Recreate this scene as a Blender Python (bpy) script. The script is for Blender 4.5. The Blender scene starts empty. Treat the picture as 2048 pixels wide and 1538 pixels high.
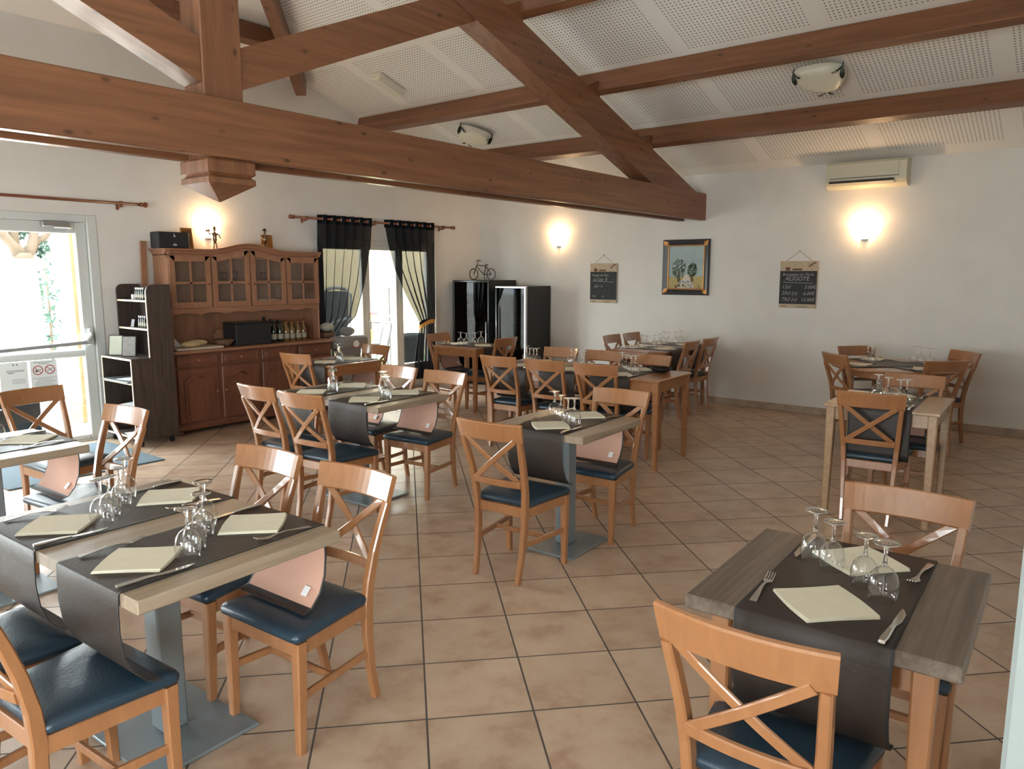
import bpy, math, random
from mathutils import Matrix, Vector, Euler
R = math.radians
random.seed(7)
scene = bpy.context.scene
COL = scene.collection

# ------------------------------------------------------------------ camera
cam_d = bpy.data.cameras.new("camera")
cam = bpy.data.objects.new("camera", cam_d)
COL.objects.link(cam)
F_PX, YAW, PIT, ROL = 1493.75, R(38.297), R(8.484), R(0.044)
fwd = Vector((math.cos(YAW)*math.cos(PIT), math.sin(YAW)*math.cos(PIT), -math.sin(PIT)))
rgt = Vector((math.sin(YAW), -math.cos(YAW), 0))
upv = rgt.cross(fwd)
r2 = math.cos(ROL)*rgt + math.sin(ROL)*upv
u2 = -math.sin(ROL)*rgt + math.cos(ROL)*upv
cam.matrix_world = Matrix(((r2.x, u2.x, -fwd.x, 0), (r2.y, u2.y, -fwd.y, 0), (r2.z, u2.z, -fwd.z, 1.65), (0, 0, 0, 1)))
cam_d.sensor_fit = 'HORIZONTAL'
cam_d.sensor_width = 36.0
cam_d.lens = 36.0*F_PX/2048
cam_d.clip_start = 0.05
cam_d.clip_end = 200
scene.camera = cam

# ------------------------------------------------------------------ world, daylight, exposure
world = bpy.data.worlds.new("world")
scene.world = world
world.use_nodes = True
bg = world.node_tree.nodes["Background"]
bg.inputs[0].default_value = (0.90, 0.97, 1.0, 1)
bg.inputs[1].default_value = 8.5
scene.view_settings.view_transform = 'Standard'
scene.view_settings.look = 'None'
scene.view_settings.exposure = 1.58
scene.view_settings.gamma = 1.0
scene.view_settings.use_curve_mapping = False
try:
    cy = scene.cycles
    cy.use_denoising = True
    cy.max_bounces = 10; cy.diffuse_bounces = 6; cy.glossy_bounces = 4
    cy.transmission_bounces = 6; cy.transparent_max_bounces = 24
    cy.caustics_reflective = False; cy.caustics_refractive = False
    cy.sample_clamp_indirect = 6.0
except Exception:
    pass

def portal(name, loc, rot, sx, sy):
    """a light portal in a window opening: only guides the sampling of the sky"""
    l = bpy.data.lights.new(name, 'AREA'); l.shape = 'RECTANGLE'; l.size = sx; l.size_y = sy
    l.cycles.is_portal = True
    o = bpy.data.objects.new(name, l); COL.objects.link(o); o.location = loc; o.rotation_euler = rot
# room: X right-away along the left wall, Y left-away along the right wall
XR, YL, XE, YF, YB = 9.03, 7.77, -4.0, -0.12, -1.6
portal("portal_door", (2.16, 7.97, 1.1), (R(-90), 0, 0), 2.3, 2.2)
portal("portal_glazing", (-1.4, 7.97, 1.1), (R(-90), 0, 0), 2.4, 2.2)
portal("portal_french", (6.97, 7.97, 1.1), (R(-90), 0, 0), 2.1, 2.1)
portal("portal_end", (-4.2, 1.7, 1.35), (0, R(-90), 0), 1.7, 2.4)
portal("portal_added_fill", (-2.3, -1.8, 1.2), (R(90), 0, 0), 2.4, 2.2)  # portal of the added fill opening behind the camera

def lamp(name, loc, power, col=(1, .62, .30), size=.04):
    l = bpy.data.lights.new(name, 'POINT'); l.energy = power; l.color = col; l.shadow_soft_size = size
    o = bpy.data.objects.new(name, l); COL.objects.link(o); o.location = loc
    return o

# ------------------------------------------------------------------ materials
MATS = {}
def new_mat(name):
    m = bpy.data.materials.new(name); m.use_nodes = True
    MATS[name] = m
    return m, m.node_tree, m.node_tree.nodes["Principled BSDF"]
def mat(name, col, rough=.5, metal=0, coat=0, noise=0, nscale=30, spec=None, emit=None, bump=0, sheen=0):
    m, t, b = new_mat(name)
    b.inputs['Base Color'].default_value = (*col, 1)
    b.inputs['Roughness'].default_value = rough
    b.inputs['Metallic'].default_value = metal
    b.inputs['Coat Weight'].default_value = coat
    b.inputs['Coat Roughness'].default_value = .12
    if sheen: b.inputs['Sheen Weight'].default_value = sheen
    if spec is not None: b.inputs['Specular IOR Level'].default_value = spec
    if emit:
        b.inputs['Emission Color'].default_value = (*emit[0], 1); b.inputs['Emission Strength'].default_value = emit[1]
    if noise or bump:
        tc = t.nodes.new('ShaderNodeTexCoord'); n = t.nodes.new('ShaderNodeTexNoise')
        n.inputs['Scale'].default_value = nscale; n.inputs['Detail'].default_value = 4
        t.links.new(tc.outputs['Object'], n.inputs['Vector'])
        if noise:
            r = t.nodes.new('ShaderNodeValToRGB')
            r.color_ramp.elements[0].position = .3; r.color_ramp.elements[1].position = .7
            r.color_ramp.elements[0].color = (*[c*(1-noise) for c in col], 1)
            r.color_ramp.elements[1].color = (*[min(1, c*(1+noise*.6)) for c in col], 1)
            t.links.new(n.outputs['Fac'], r.inputs['Fac']); t.links.new(r.outputs['Color'], b.inputs['Base Color'])
        if bump:
            bp = t.nodes.new('ShaderNodeBump'); bp.inputs['Strength'].default_value = bump; bp.inputs['Distance'].default_value = .01
            t.links.new(n.outputs['Fac'], bp.inputs['Height']); t.links.new(bp.outputs['Normal'], b.inputs['Normal'])
    return m
def wood(name, dark, light, axis='X', rot=None, stretch=14, scale=2.2, rough=.35, coat=.2, knots=0, streak=1.0):
    """timber: noise stretched along the grain, optional knots"""
    m, t, b = new_mat(name)
    N, L = t.nodes.new, t.links.new
    tc = N('ShaderNodeTexCoord'); mp = N('ShaderNodeMapping')
    s = [scale*stretch]*3; s['XYZ'.index(axis)] = scale
    mp.inputs['Scale'].default_value = s
    if rot:
        m0 = N('ShaderNodeMapping'); m0.inputs['Rotation'].default_value = rot
        L(tc.outputs['Object'], m0.inputs['Vector']); L(m0.outputs['Vector'], mp.inputs['Vector']); src = m0.outputs['Vector']
    else:
        L(tc.outputs['Object'], mp.inputs['Vector']); src = tc.outputs['Object']
    n = N('ShaderNodeTexNoise'); n.inputs['Scale'].default_value = 1.0; n.inputs['Detail'].default_value = 6; n.inputs['Distortion'].default_value = .6
    L(mp.outputs['Vector'], n.inputs['Vector'])
    r = N('ShaderNodeValToRGB')
    r.color_ramp.elements[0].position = .5-.2*streak; r.color_ramp.elements[1].position = .5+.2*streak
    r.color_ramp.elements[0].color = (*dark, 1); r.color_ramp.elements[1].color = (*light, 1)
    L(n.outputs['Fac'], r.inputs['Fac'])
    out = r.outputs['Color']
    if knots:
        v = N('ShaderNodeTexVoronoi'); v.inputs['Scale'].default_value = 1.0
        m2 = N('ShaderNodeMapping'); k = [8.5]*3; k['XYZ'.index(axis)] = 4.2; m2.inputs['Scale'].default_value = k
        L(src, m2.inputs['Vector']); L(m2.outputs['Vector'], v.inputs['Vector'])
        kr = N('ShaderNodeValToRGB')
        kr.color_ramp.elements[0].position = .05; kr.color_ramp.elements[1].position = .14
        kr.color_ramp.elements[0].color = (.22, .22, .22, 1); kr.color_ramp.elements[1].color = (1, 1, 1, 1)
        L(v.outputs['Distance'], kr.inputs['Fac'])
        mx = N('ShaderNodeMix'); mx.data_type = 'RGBA'; mx.blend_type = 'MULTIPLY'; mx.inputs[0].default_value = knots
        L(out, mx.inputs[6]); L(kr.outputs['Color'], mx.inputs[7]); out = mx.outputs[2]
    L(out, b.inputs['Base Color'])
    b.inputs['Roughness'].default_value = rough; b.inputs['Coat Weight'].default_value = coat; b.inputs['Coat Roughness'].default_value = .08
    return m
def clear_glass(name, tint=(.97, .985, .98), fac=1.0, rough=.01, power=4.0):
    """thin glass: see-through with a fresnel reflection"""
    m, t, b = new_mat(name)
    t.nodes.remove(b)
    N, L = t.nodes.new, t.links.new
    tr = N('ShaderNodeBsdfTransparent'); tr.inputs[0].default_value = (*tint, 1)
    gl = N('ShaderNodeBsdfGlossy'); gl.inputs['Roughness'].default_value = rough
    fr = N('ShaderNodeLayerWeight'); fr.inputs['Blend'].default_value = .5
    p4 = N('ShaderNodeMath'); p4.operation = 'POWER'; p4.inputs[1].default_value = power; L(fr.outputs['Facing'], p4.inputs[0])
    mu = N('ShaderNodeMath'); mu.operation = 'MULTIPLY_ADD'; mu.inputs[1].default_value = min(.9, .6*fac); mu.inputs[2].default_value = .045*fac; mu.use_clamp = True
    mx = N('ShaderNodeMixShader')
    L(p4.outputs[0], mu.inputs[0]); L(mu.outputs[0], mx.inputs[0]); L(tr.outputs[0], mx.inputs[1]); L(gl.outputs[0], mx.inputs[2])
    L(mx.outputs[0], t.nodes['Material Output'].inputs[0])
    return m
def sheer(name, col, alpha):
    m, t, b = new_mat(name)
    N, L = t.nodes.new, t.links.new
    b.inputs['Base Color'].default_value = (*col, 1); b.inputs['Roughness'].default_value = .6; b.inputs['Specular IOR Level'].default_value = .12
    tr = N('ShaderNodeBsdfTransparent'); mx = N('ShaderNodeMixShader'); mx.inputs[0].default_value = alpha
    L(tr.outputs[0], mx.inputs[1]); L(b.outputs[0], mx.inputs[2]); L(mx.outputs[0], t.nodes['Material Output'].inputs[0])
    return m
class Ex:
    """tiny math-node expression builder"""
    def __init__(s, t): s.t = t
    def op(s, o, a, b=None, c=None):
        n = s.t.nodes.new('ShaderNodeMath'); n.operation = o
        for i, v in enumerate((a, b, c)):
            if v is None: continue
            if isinstance(v, (int, float)): n.inputs[i].default_value = v
            else: s.t.links.new(v, n.inputs[i])
        return n.outputs[0]

def floor_material():
    m, t, b = new_mat('floor_tiles'); N, L = t.nodes.new, t.links.new; E = Ex(t)
    tc = N('ShaderNodeTexCoord'); sp = N('ShaderNodeSeparateXYZ'); L(tc.outputs['Object'], sp.inputs[0])
    th, s, ox, oy = R(46.4), .4046, 1.6136*1.65, 1.6514*1.65
    dx = E.op('SUBTRACT', sp.outputs[0], ox); dy = E.op('SUBTRACT', sp.outputs[1], oy)
    a = E.op('DIVIDE', E.op('ADD', E.op('MULTIPLY', dx, math.cos(th)), E.op('MULTIPLY', dy, math.sin(th))), s)
    c = E.op('DIVIDE', E.op('SUBTRACT', E.op('MULTIPLY', dx, math.sin(th)), E.op('MULTIPLY', dy, math.cos(th))), s)
    ea = E.op('ABSOLUTE', E.op('SUBTRACT', E.op('FRACT', a), .5)); ec = E.op('ABSOLUTE', E.op('SUBTRACT', E.op('FRACT', c), .5))
    edge = E.op('MAXIMUM', ea, ec)
    gr = E.op('GREATER_THAN', edge, .4905)
    cmb = N('ShaderNodeCombineXYZ'); L(E.op('FLOOR', a), cmb.inputs[0]); L(E.op('FLOOR', c), cmb.inputs[1])
    wn = N('ShaderNodeTexWhiteNoise'); wn.noise_dimensions = '3D'; L(cmb.outputs[0], wn.inputs['Vector'])
    # mottling, shifted per tile
    vm = N('ShaderNodeVectorMath'); vm.operation = 'MULTIPLY_ADD'
    L(wn.outputs['Color'], vm.inputs[0]); vm.inputs[1].default_value = (9, 9, 9); L(tc.outputs['Object'], vm.inputs[2])
    n1 = N('ShaderNodeTexNoise'); n1.inputs['Scale'].default_value = 5.0; n1.inputs['Detail'].default_value = 5; n1.inputs['Roughness'].default_value = .6
    L(vm.outputs[0], n1.inputs['Vector'])
    r = N('ShaderNodeValToRGB'); e = r.color_ramp.elements
    e[0].position = .33; e[0].color = (.365, .235, .16, 1); e[1].position = .72; e[1].color = (.53, .41, .305, 1)
    k = e.new(.5); k.color = (.465, .335, .24, 1)
    L(n1.outputs['Fac'], r.inputs['Fac'])
    hv = N('ShaderNodeHueSaturation'); L(r.outputs['Color'], hv.inputs['Color'])
    L(E.op('ADD', E.op('MULTIPLY', wn.outputs['Value'], .16), .92), hv.inputs['Value'])
    mx = N('ShaderNodeMix'); mx.data_type = 'RGBA'; L(gr, mx.inputs[0]); L(hv.outputs[0], mx.inputs[6]); mx.inputs[7].default_value = (.075, .06, .05, 1)
    L(mx.outputs[2], b.inputs['Base Color'])
    L(E.op('ADD', E.op('MULTIPLY', gr, .4), .31), b.inputs['Roughness'])
    bp = N('ShaderNodeBump'); bp.inputs['Strength'].default_value = .35; bp.inputs['Distance'].default_value = .004
    hgt = E.op('SUBTRACT', E.op('MULTIPLY', n1.outputs['Fac'], .25), gr); L(hgt, bp.inputs['Height']); L(bp.outputs[0], b.inputs['Normal'])
    return m
def ceiling_material():
    m, t, b = new_mat('perforated_plasterboard'); N, L = t.nodes.new, t.links.new; E = Ex(t)
    tc = N('ShaderNodeTexCoord'); sp = N('ShaderNodeSeparateXYZ'); L(tc.outputs['Object'], sp.inputs[0])
    y = sp.outputs[1]; x = sp.outputs[0]
    # plain bands every 1.2 m down the slope and beside each purlin
    by = E.op('ABSOLUTE', E.op('SUBTRACT', E.op('FRACT', E.op('DIVIDE', E.op('ADD', y, 9.97), 1.2)), .5))
    bx = E.op('ABSOLUTE', E.op('SUBTRACT', E.op('FRACT', E.op('DIVIDE', E.op('SUBTRACT', x, 5.56), 1.13)), .5))
    panel = E.op('MULTIPLY', E.op('LESS_THAN', by, .44), E.op('LESS_THAN', bx, .40))
    p = .036
    fx = E.op('SUBTRACT', E.op('FRACT', E.op('DIVIDE', x, p)), .5); fy = E.op('SUBTRACT', E.op('FRACT', E.op('DIVIDE', y, p)), .5)
    d = E.op('ADD', E.op('MULTIPLY', fx, fx), E.op('MULTIPLY', fy, fy))
    hole = E.op('MULTIPLY', E.op('LESS_THAN', d, .045), panel)
    mx = N('ShaderNodeMix'); mx.data_type = 'RGBA'; L(hole, mx.inputs[0])
    mx.inputs[6].default_value = (.82, .80, .76, 1); mx.inputs[7].default_value = (.24, .23, .21, 1)
    L(mx.outputs[2], b.inputs['Base Color']); b.inputs['Roughness'].default_value = .85
    return m

M_wall = mat('wall_plaster', (.70, .68, .645), .8, noise=.04, nscale=3)
M_floor = floor_material()
M_ceil = ceiling_material()
M_plain = mat('ceiling_plain', (.82, .80, .76), .85)
M_skirt = mat('baseboard_tile', (.40, .31, .23), .5, noise=.2, nscale=8)
B_D, B_L = (.140, .056, .025), (.23, .096, .043)
M_beamX = wood('beam_along_x', B_D, B_L, 'X', stretch=20, scale=1.2, knots=.85, rough=.42, coat=.15)
M_beamY = wood('beam_along_y', B_D, B_L, 'Y', stretch=20, scale=1.2, knots=.8, rough=.38, coat=.25)
M_beamZ = wood('beam_along_z', B_D, B_L, 'Z', stretch=20, scale=1.2, knots=.85, rough=.42, coat=.15)
M_beech = wood('beech_varnished', (.285, .120, .047), (.37, .166, .069), 'Z', stretch=5, scale=6, rough=.30, coat=.7, streak=1.4)
M_beechX = wood('beech_table', (.29, .122, .048), (.38, .175, .072), 'X', stretch=10, scale=3, rough=.28, coat=.4)
M_paleX = wood('pale_beech_table', (.34, .21, .11), (.44, .29, .165), 'X', stretch=10, scale=3, rough=.34, coat=.25)
M_oak = wood('light_oak_laminate', (.265, .20, .14), (.355, .28, .205), 'X', stretch=16, scale=2.5, rough=.38, coat=.1)
M_greyoak = wood('grey_oak_laminate', (.095, .071, .053), (.185, .145, .114), 'X', stretch=22, scale=2.2, rough=.42, coat=.05)
M_seat = mat('blue_leatherette', (.019, .040, .062), .33, bump=.12, nscale=120)
M_steel_paint = mat('grey_painted_steel', (.23, .27, .29), .38, metal=.35)
M_runner = mat('brown_leatherette', (.036, .026, .021), .45, bump=.1, nscale=90, spec=.35)
M_runner_in = mat('salmon_backing', (.62, .36, .27), .8)
M_hem = mat('dark_hem', (.018, .016, .016), .6)
M_tag = mat('white_tag', (.8, .8, .8), .6)
M_napkin = mat('cream_paper_napkin', (.73, .69, .55), .85, noise=.04, nscale=20)
M_glass = clear_glass('wine_glass', tint=(.985, .99, .988), fac=2.2, power=2.6)
M_foot = clear_glass('glass_foot', tint=(.97, .98, .98), fac=3.6, power=2.0)
M_stem, _t, _b = new_mat('solid_glass')
_b.inputs['Transmission Weight'].default_value = 1; _b.inputs['Roughness'].default_value = .0; _b.inputs['IOR'].default_value = 1.5; _b.inputs['Base Color'].default_value = (1, 1, 1, 1)
M_pane = clear_glass('window_glass', fac=1.0)
M_cutlery = mat('stainless_steel', (.62, .60, .57), .22, metal=1)
M_white = mat('white_lacquer', (.60, .63, .62), .4)
M_cream = mat('cream_lacquer', (.68, .66, .60), .4)
M_black = mat('black_plastic', (.012, .013, .014), .3)
M_softblack = mat('matt_black', (.014, .016, .018), .6)
M_chrome = mat('chrome', (.75, .75, .75), .12, metal=1)
M_alu = mat('brushed_aluminium', (.55, .56, .57), .32, metal=1)
M_pine = wood('orange_pine_dresser', (.265, .122, .068), (.35, .172, .098), 'X', stretch=8, scale=3, rough=.4, coat=.15)
M_pineZ = wood('orange_pine_upright', (.265, .122, .068), (.35, .172, .098), 'Z', stretch=8, scale=3, rough=.4, coat=.15)
M_pinedark = wood('red_pine_base', (.135, .050, .030), (.195, .076, .044), 'Z', stretch=8, scale=3, rough=.4, coat=.15)
M_wenge = wood('dark_laminate', (.035, .024, .019), (.075, .052, .042), 'Z', stretch=14, scale=3, rough=.45, coat=.05)
M_ply = mat('pale_board', (.55, .46, .36), .6)
M_rod = wood('red_brown_rod', (.16, .05, .025), (.25, .085, .04), 'X', stretch=8, scale=4, rough=.35, coat=.3)
M_curtain = sheer('black_sheer', (.006, .007, .009), .905)
M_curtain2 = mat('black_fabric', (.006, .007, .009), .8, spec=.08)
M_gold = mat('gold_satin', (.62, .31, .07), .45)
M_slate = mat('chalkboard_slate', (.022, .025, .026), .7, noise=.3, nscale=14)
M_card = mat('kraft_board', (.48, .38, .27), .8, noise=.1, nscale=20)
M_chalk = mat('chalk', (.36, .36, .35), .9)
M_print = mat('brown_print', (.13, .06, .035), .8)
M_ac = mat('ivory_plastic', (.58, .54, .42), .4)
M_acslot = mat('dark_slot', (.05, .04, .035), .6)
M_paper = mat('white_paper', (.78, .82, .82), .8)
M_ink = mat('grey_ink', (.14, .17, .18), .8)
M_redink = mat('red_ink', (.42, .06, .06), .8)
M_lampglass = mat('frosted_glass', (.72, .70, .58), .35)
M_shade, _t, _b = new_mat('lit_frosted_shade')
_e = _t.nodes.new('ShaderNodeEmission'); _e.inputs[0].default_value = (1, .80, .52, 1); _e.inputs[1].default_value = 5.0
_tr = _t.nodes.new('ShaderNodeBsdfTransparent'); _tr.inputs[0].default_value = (1, .95, .88, 1); _mx = _t.nodes.new('ShaderNodeMixShader'); _mx.inputs[0].default_value = .45
_t.links.new(_tr.outputs[0], _mx.inputs[1]); _t.links.new(_e.outputs[0], _mx.inputs[2]); _t.links.new(_mx.outputs[0], _t.nodes['Material Output'].inputs[0])
M_leaf = mat('dark_green_metal', (.018, .028, .018), .4, metal=.3)
M_frame = mat('black_gilt_frame', (.022, .024, .030), .35, coat=.3)
M_gilt = mat('gilt', (.42, .20, .06), .35, metal=.8)
M_bronze = mat('bronze', (.30, .20, .13), .3, metal=1)
M_mat = mat('blue_grey_doormat', (.10, .14, .17), .9, bump=.3, nscale=300)
M_wicker = mat('wicker', (.14, .075, .04), .7, bump=.6, nscale=90)
M_greycloth = mat('grey_cloth', (.24, .23, .22), .9, noise=.15, nscale=40)
M_bread = mat('bread', (.62, .47, .27), .8, noise=.2, nscale=14)
M_bottle = mat('dark_green_bottle', (.010, .018, .010), .12, coat=.3)
M_bottle2 = mat('amber_bottle', (.16, .085, .03), .15, coat=.3)
M_label = mat('bottle_label', (.30, .28, .23), .7)
M_stucco = mat('cream_render', (.42, .34, .21), .9, bump=.3, nscale=25)
M_stone = mat('yellow_stone', (.17, .115, .055), .9, noise=.2, nscale=5)
M_ground = mat('terrace_paving', (.62, .58, .52), .9, noise=.1, nscale=4)
M_grass = mat('lawn', (.10, .22, .05), .95, noise=.3, nscale=20)
M_bark = mat('pale_bark', (.075, .052, .034), .9, noise=.25, nscale=12)
M_glare_trunk = mat('glare_white_bark', (.85, .85, .82), .9)  # near-white colour stands in for daylight glare over the lower trunk
M_foliage = mat('foliage', (.022, .055, .036), .8, noise=.3, nscale=9)
M_planter = mat('black_planter', (.004, .005, .006), .6, spec=.1)
M_greymetal = mat('grey_outdoor_metal', (.16, .17, .18), .5, metal=.4)
M_sling = mat('pale_sling', (.42, .44, .36), .8)
M_yellow = mat('yellow_plastic', (.8, .52, .02), .4)
M_red = mat('red_plastic', (.6, .03, .04), .4)
M_dish = mat('white_china', (.62, .62, .6), .25)

# ------------------------------------------------------------------ mesh builder
class MB:
    def __init__(s, M=None): s.v = []; s.f = []; s.m = []; s.sm = []; s.M = M or Matrix()
    def ad(s, verts, faces, m=0, smooth=False):
        b = len(s.v)
        s.v += [tuple(s.M @ Vector(p)) for p in verts]
        for f in faces:
            s.f.append([i+b for i in f]); s.m.append(m); s.sm.append(smooth)
        return s
    def rings(s, rings, m=0, smooth=False, close=True, cap0=True, cap1=True):
        n = len(rings[0]); V = [p for r in rings for p in r]; Fc = []
        for i in range(len(rings)-1):
            for j in range(n if close else n-1):
                k = (j+1) % n
                Fc.append((i*n+j, i*n+k, (i+1)*n+k, (i+1)*n+j))
        s.ad(V, Fc, m, smooth)
        if close:
            b = len(s.v)-len(V)
            if cap0: s.f.append([b+i for i in reversed(range(n))]); s.m.append(m); s.sm.append(False)
            if cap1: s.f.append([b+(len(rings)-1)*n+i for i in range(n)]); s.m.append(m); s.sm.append(False)
        return s
    def box(s, x0, x1, y0, y1, z0, z1, c=0.0, m=0):
        if c <= 0:
            V = [(x0, y0, z0), (x1, y0, z0), (x1, y1, z0), (x0, y1, z0), (x0, y0, z1), (x1, y0, z1), (x1, y1, z1), (x0, y1, z1)]
            return s.ad(V, [(3, 2, 1, 0), (4, 5, 6, 7), (0, 1, 5, 4), (1, 2, 6, 5), (2, 3, 7, 6), (3, 0, 4, 7)], m)
        def ring(i, z):
            a0, a1, b0, b1 = x0+i, x1-i, y0+i, y1-i
            return [(a0+c, b0, z), (a1-c, b0, z), (a1, b0+c, z), (a1, b1-c, z), (a1-c, b1, z), (a0+c, b1, z), (a0, b1-c, z), (a0, b0+c, z)]
        return s.rings([ring(c, z0), ring(0, z0+c), ring(0, z1-c), ring(c, z1)], m)
    def cbox(s, cx, cy, cz, sx, sy, sz, c=0.0, m=0):
        return s.box(cx-sx/2, cx+sx/2, cy-sy/2, cy+sy/2, cz-sz/2, cz+sz/2, c, m)
    def sweep(s, path, side, w, h, c=.003, m=0, smooth=False):
        """rectangular section along a path; w across 'side', h across the third direction (may be lists)"""
        P = [Vector(p) for p in path]; side = Vector(side).normalized(); n = len(P); out = []
        for i in range(n):
            t = (P[min(i+1, n-1)]-P[max(i-1, 0)]).normalized()
            sd = (side-t*side.dot(t)).normalized(); up = t.cross(sd)
            ww = (w[i] if isinstance(w, (list, tuple)) else w)/2; hh = (h[i] if isinstance(h, (list, tuple)) else h)/2
            cc = min(c, ww*.9, hh*.9)
            sec = [(-ww+cc, -hh), (ww-cc, -hh), (ww, -hh+cc), (ww, hh-cc), (ww-cc, hh), (-ww+cc, hh), (-ww, hh-cc), (-ww, -hh+cc)]
            out.append([tuple(P[i]+sd*a+up*b) for a, b in sec])
        return s.rings(out, m, smooth)
    def tube(s, path, r, n=10, m=0, smooth=True, caps=True):
        P = [Vector(p) for p in path]; k = len(P); out = []; prev = None
        for i in range(k):
            t = (P[min(i+1, k-1)]-P[max(i-1, 0)]).normalized()
            a = prev if prev else (Vector((0, 0, 1)) if abs(t.z) < .9 else Vector((1, 0, 0)))
            x = (a-t*a.dot(t)).normalized(); prev = x; y = t.cross(x)
            rr = r[i] if isinstance(r, (list, tuple)) else r
            out.append([tuple(P[i]+x*rr*math.cos(2*math.pi*j/n)+y*rr*math.sin(2*math.pi*j/n)) for j in range(n)])
        return s.rings(out, m, smooth, True, caps, caps)
    def lathe(s, prof, n=20, m=0, smooth=True, c=(0, 0, 0), caps=True):
        out = [[(c[0]+r*math.cos(2*math.pi*j/n), c[1]+r*math.sin(2*math.pi*j/n), c[2]+z) for j in range(n)] for r, z in prof]
        return s.rings(out, m, smooth, True, caps, caps)
    def prism(s, pts, d0, d1, axis='Y', m=0):
        """polygon extruded along an axis; pts are the other two coordinates in order"""
        def P(a, b, d): return {'Y': (a, d, b), 'X': (d, a, b), 'Z': (a, b, d)}[axis]
        return s.rings([[P(a, b, d0) for a, b in pts], [P(a, b, d1) for a, b in pts]], m)
    def grid(s, fn, nu, nv, m=0, smooth=True):
        V = [fn(i/nu, j/nv) for i in range(nu+1) for j in range(nv+1)]
        return s.ad(V, [(i*(nv+1)+j, (i+1)*(nv+1)+j, (i+1)*(nv+1)+j+1, i*(nv+1)+j+1) for i in range(nu) for j in range(nv)], m, smooth)
    def ball(s, c, r, n=12, m=0):
        rx, ry, rz = (r, r, r) if isinstance(r, (int, float)) else r
        k = n//2
        out = [[(c[0]+rx*math.sin(math.pi*(i+.02)/(k+.04))*math.cos(2*math.pi*j/n), c[1]+ry*math.sin(math.pi*(i+.02)/(k+.04))*math.sin(2*math.pi*j/n), c[2]-rz*math.cos(math.pi*(i+.02)/(k+.04))) for j in range(n)] for i in range(k+1)]
        return s.rings(out, m, True)
    def disc(s, c, nrm, r, n=16, m=0, ry=None, ang=0):
        nv = Vector(nrm).normalized(); a = Vector((0, 0, 1)) if abs(nv.z) < .9 else Vector((1, 0, 0))
        x = a.cross(nv).normalized(); y = nv.cross(x); x, y = x*math.cos(ang)+y*math.sin(ang), y*math.cos(ang)-x*math.sin(ang)
        ry = ry or r
        return s.ad([tuple(Vector(c)+x*r*math.cos(2*math.pi*j/n)+y*ry*math.sin(2*math.pi*j/n)) for j in range(n)], [list(range(n))], m)
    def mesh(s, name, mats):
        me = bpy.data.meshes.new(name); me.from_pydata(s.v, [], s.f)
        for mm in (mats if isinstance(mats, (list, tuple)) else [mats]): me.materials.append(mm)
        me.polygons.foreach_set('material_index', s.m); me.polygons.foreach_set('use_smooth', s.sm)
        me.update(); return me

def obj(name, mb, mats, parent=None, label=None):
    o = bpy.data.objects.new(name, mb.mesh(name, mats) if isinstance(mb, MB) else mb)
    COL.objects.link(o)
    if parent: o.parent = parent
    if label: o['label'] = label
    return o
def tag(o, label, cat, group=None, kind=None):
    n = len(label.split())
    assert 4 <= n <= 16, (n, label)
    o['label'] = label; o['category'] = cat
    if group: o['group'] = group
    if kind: o['kind'] = kind
    return o
def thing(name, label, cat, loc=(0, 0, 0), rz=0, group=None):
    o = bpy.data.objects.new(name, None); COL.objects.link(o)
    o.empty_display_size = .1
    o.location = loc; o.rotation_euler = (0, 0, rz)
    return tag(o, label, cat, group)
def struct(name, mb, mats):
    o = obj(name, mb, mats); o['kind'] = 'structure'; return o
def dup(root, loc, rz, label, group=None):
    """a copy of a thing with copies of its parts and their sub-parts"""
    r = root.copy(); COL.objects.link(r); r.location = loc; r.rotation_euler = (0, 0, rz)
    tag(r, label, root['category'], group or root.get('group'))
    for ch in list(root.children):
        c = ch.copy(); COL.objects.link(c); c.parent = r
        for g in list(ch.children):
            d = g.copy(); COL.objects.link(d); d.parent = c
    return r
FIRST = {}
def place(kind, make, loc, rz, label, group=None):
    """first use builds the prototype in place, later uses copy it"""
    if kind not in FIRST:
        o = make(); o.location = loc; o.rotation_euler = (0, 0, rz); tag(o, label, o['category'], group or o.get('group')); FIRST[kind] = o
        return o
    return dup(FIRST[kind], loc, rz, label, group)
def T(x=0, y=0, z=0, rz=0): return Matrix.Translation((x, y, z)) @ Matrix.Rotation(rz, 4, 'Z')
def text(name, body, size, M, m, parent, shear=0, extrude=.0004, sx=1):
    cu = bpy.data.curves.new(name, 'FONT'); cu.body = body; cu.size = size; cu.shear = shear; cu.extrude = extrude
    cu.align_x = 'LEFT'; cu.resolution_u = 3; cu.materials.append(m)
    tmp = bpy.data.objects.new(name+'_curve', cu)
    me = bpy.data.meshes.new_from_object(tmp); bpy.data.objects.remove(tmp)
    o = bpy.data.objects.new(name, me); COL.objects.link(o)
    o.matrix_world = M @ Matrix.Diagonal((sx, 1, 1, 1))
    if parent:
        o.parent = parent; o.matrix_parent_inverse = parent_matrix(parent).inverted()
    return o
def parent_matrix(p): return Matrix.Translation(p.location) @ p.rotation_euler.to_matrix().to_4x4()

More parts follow.
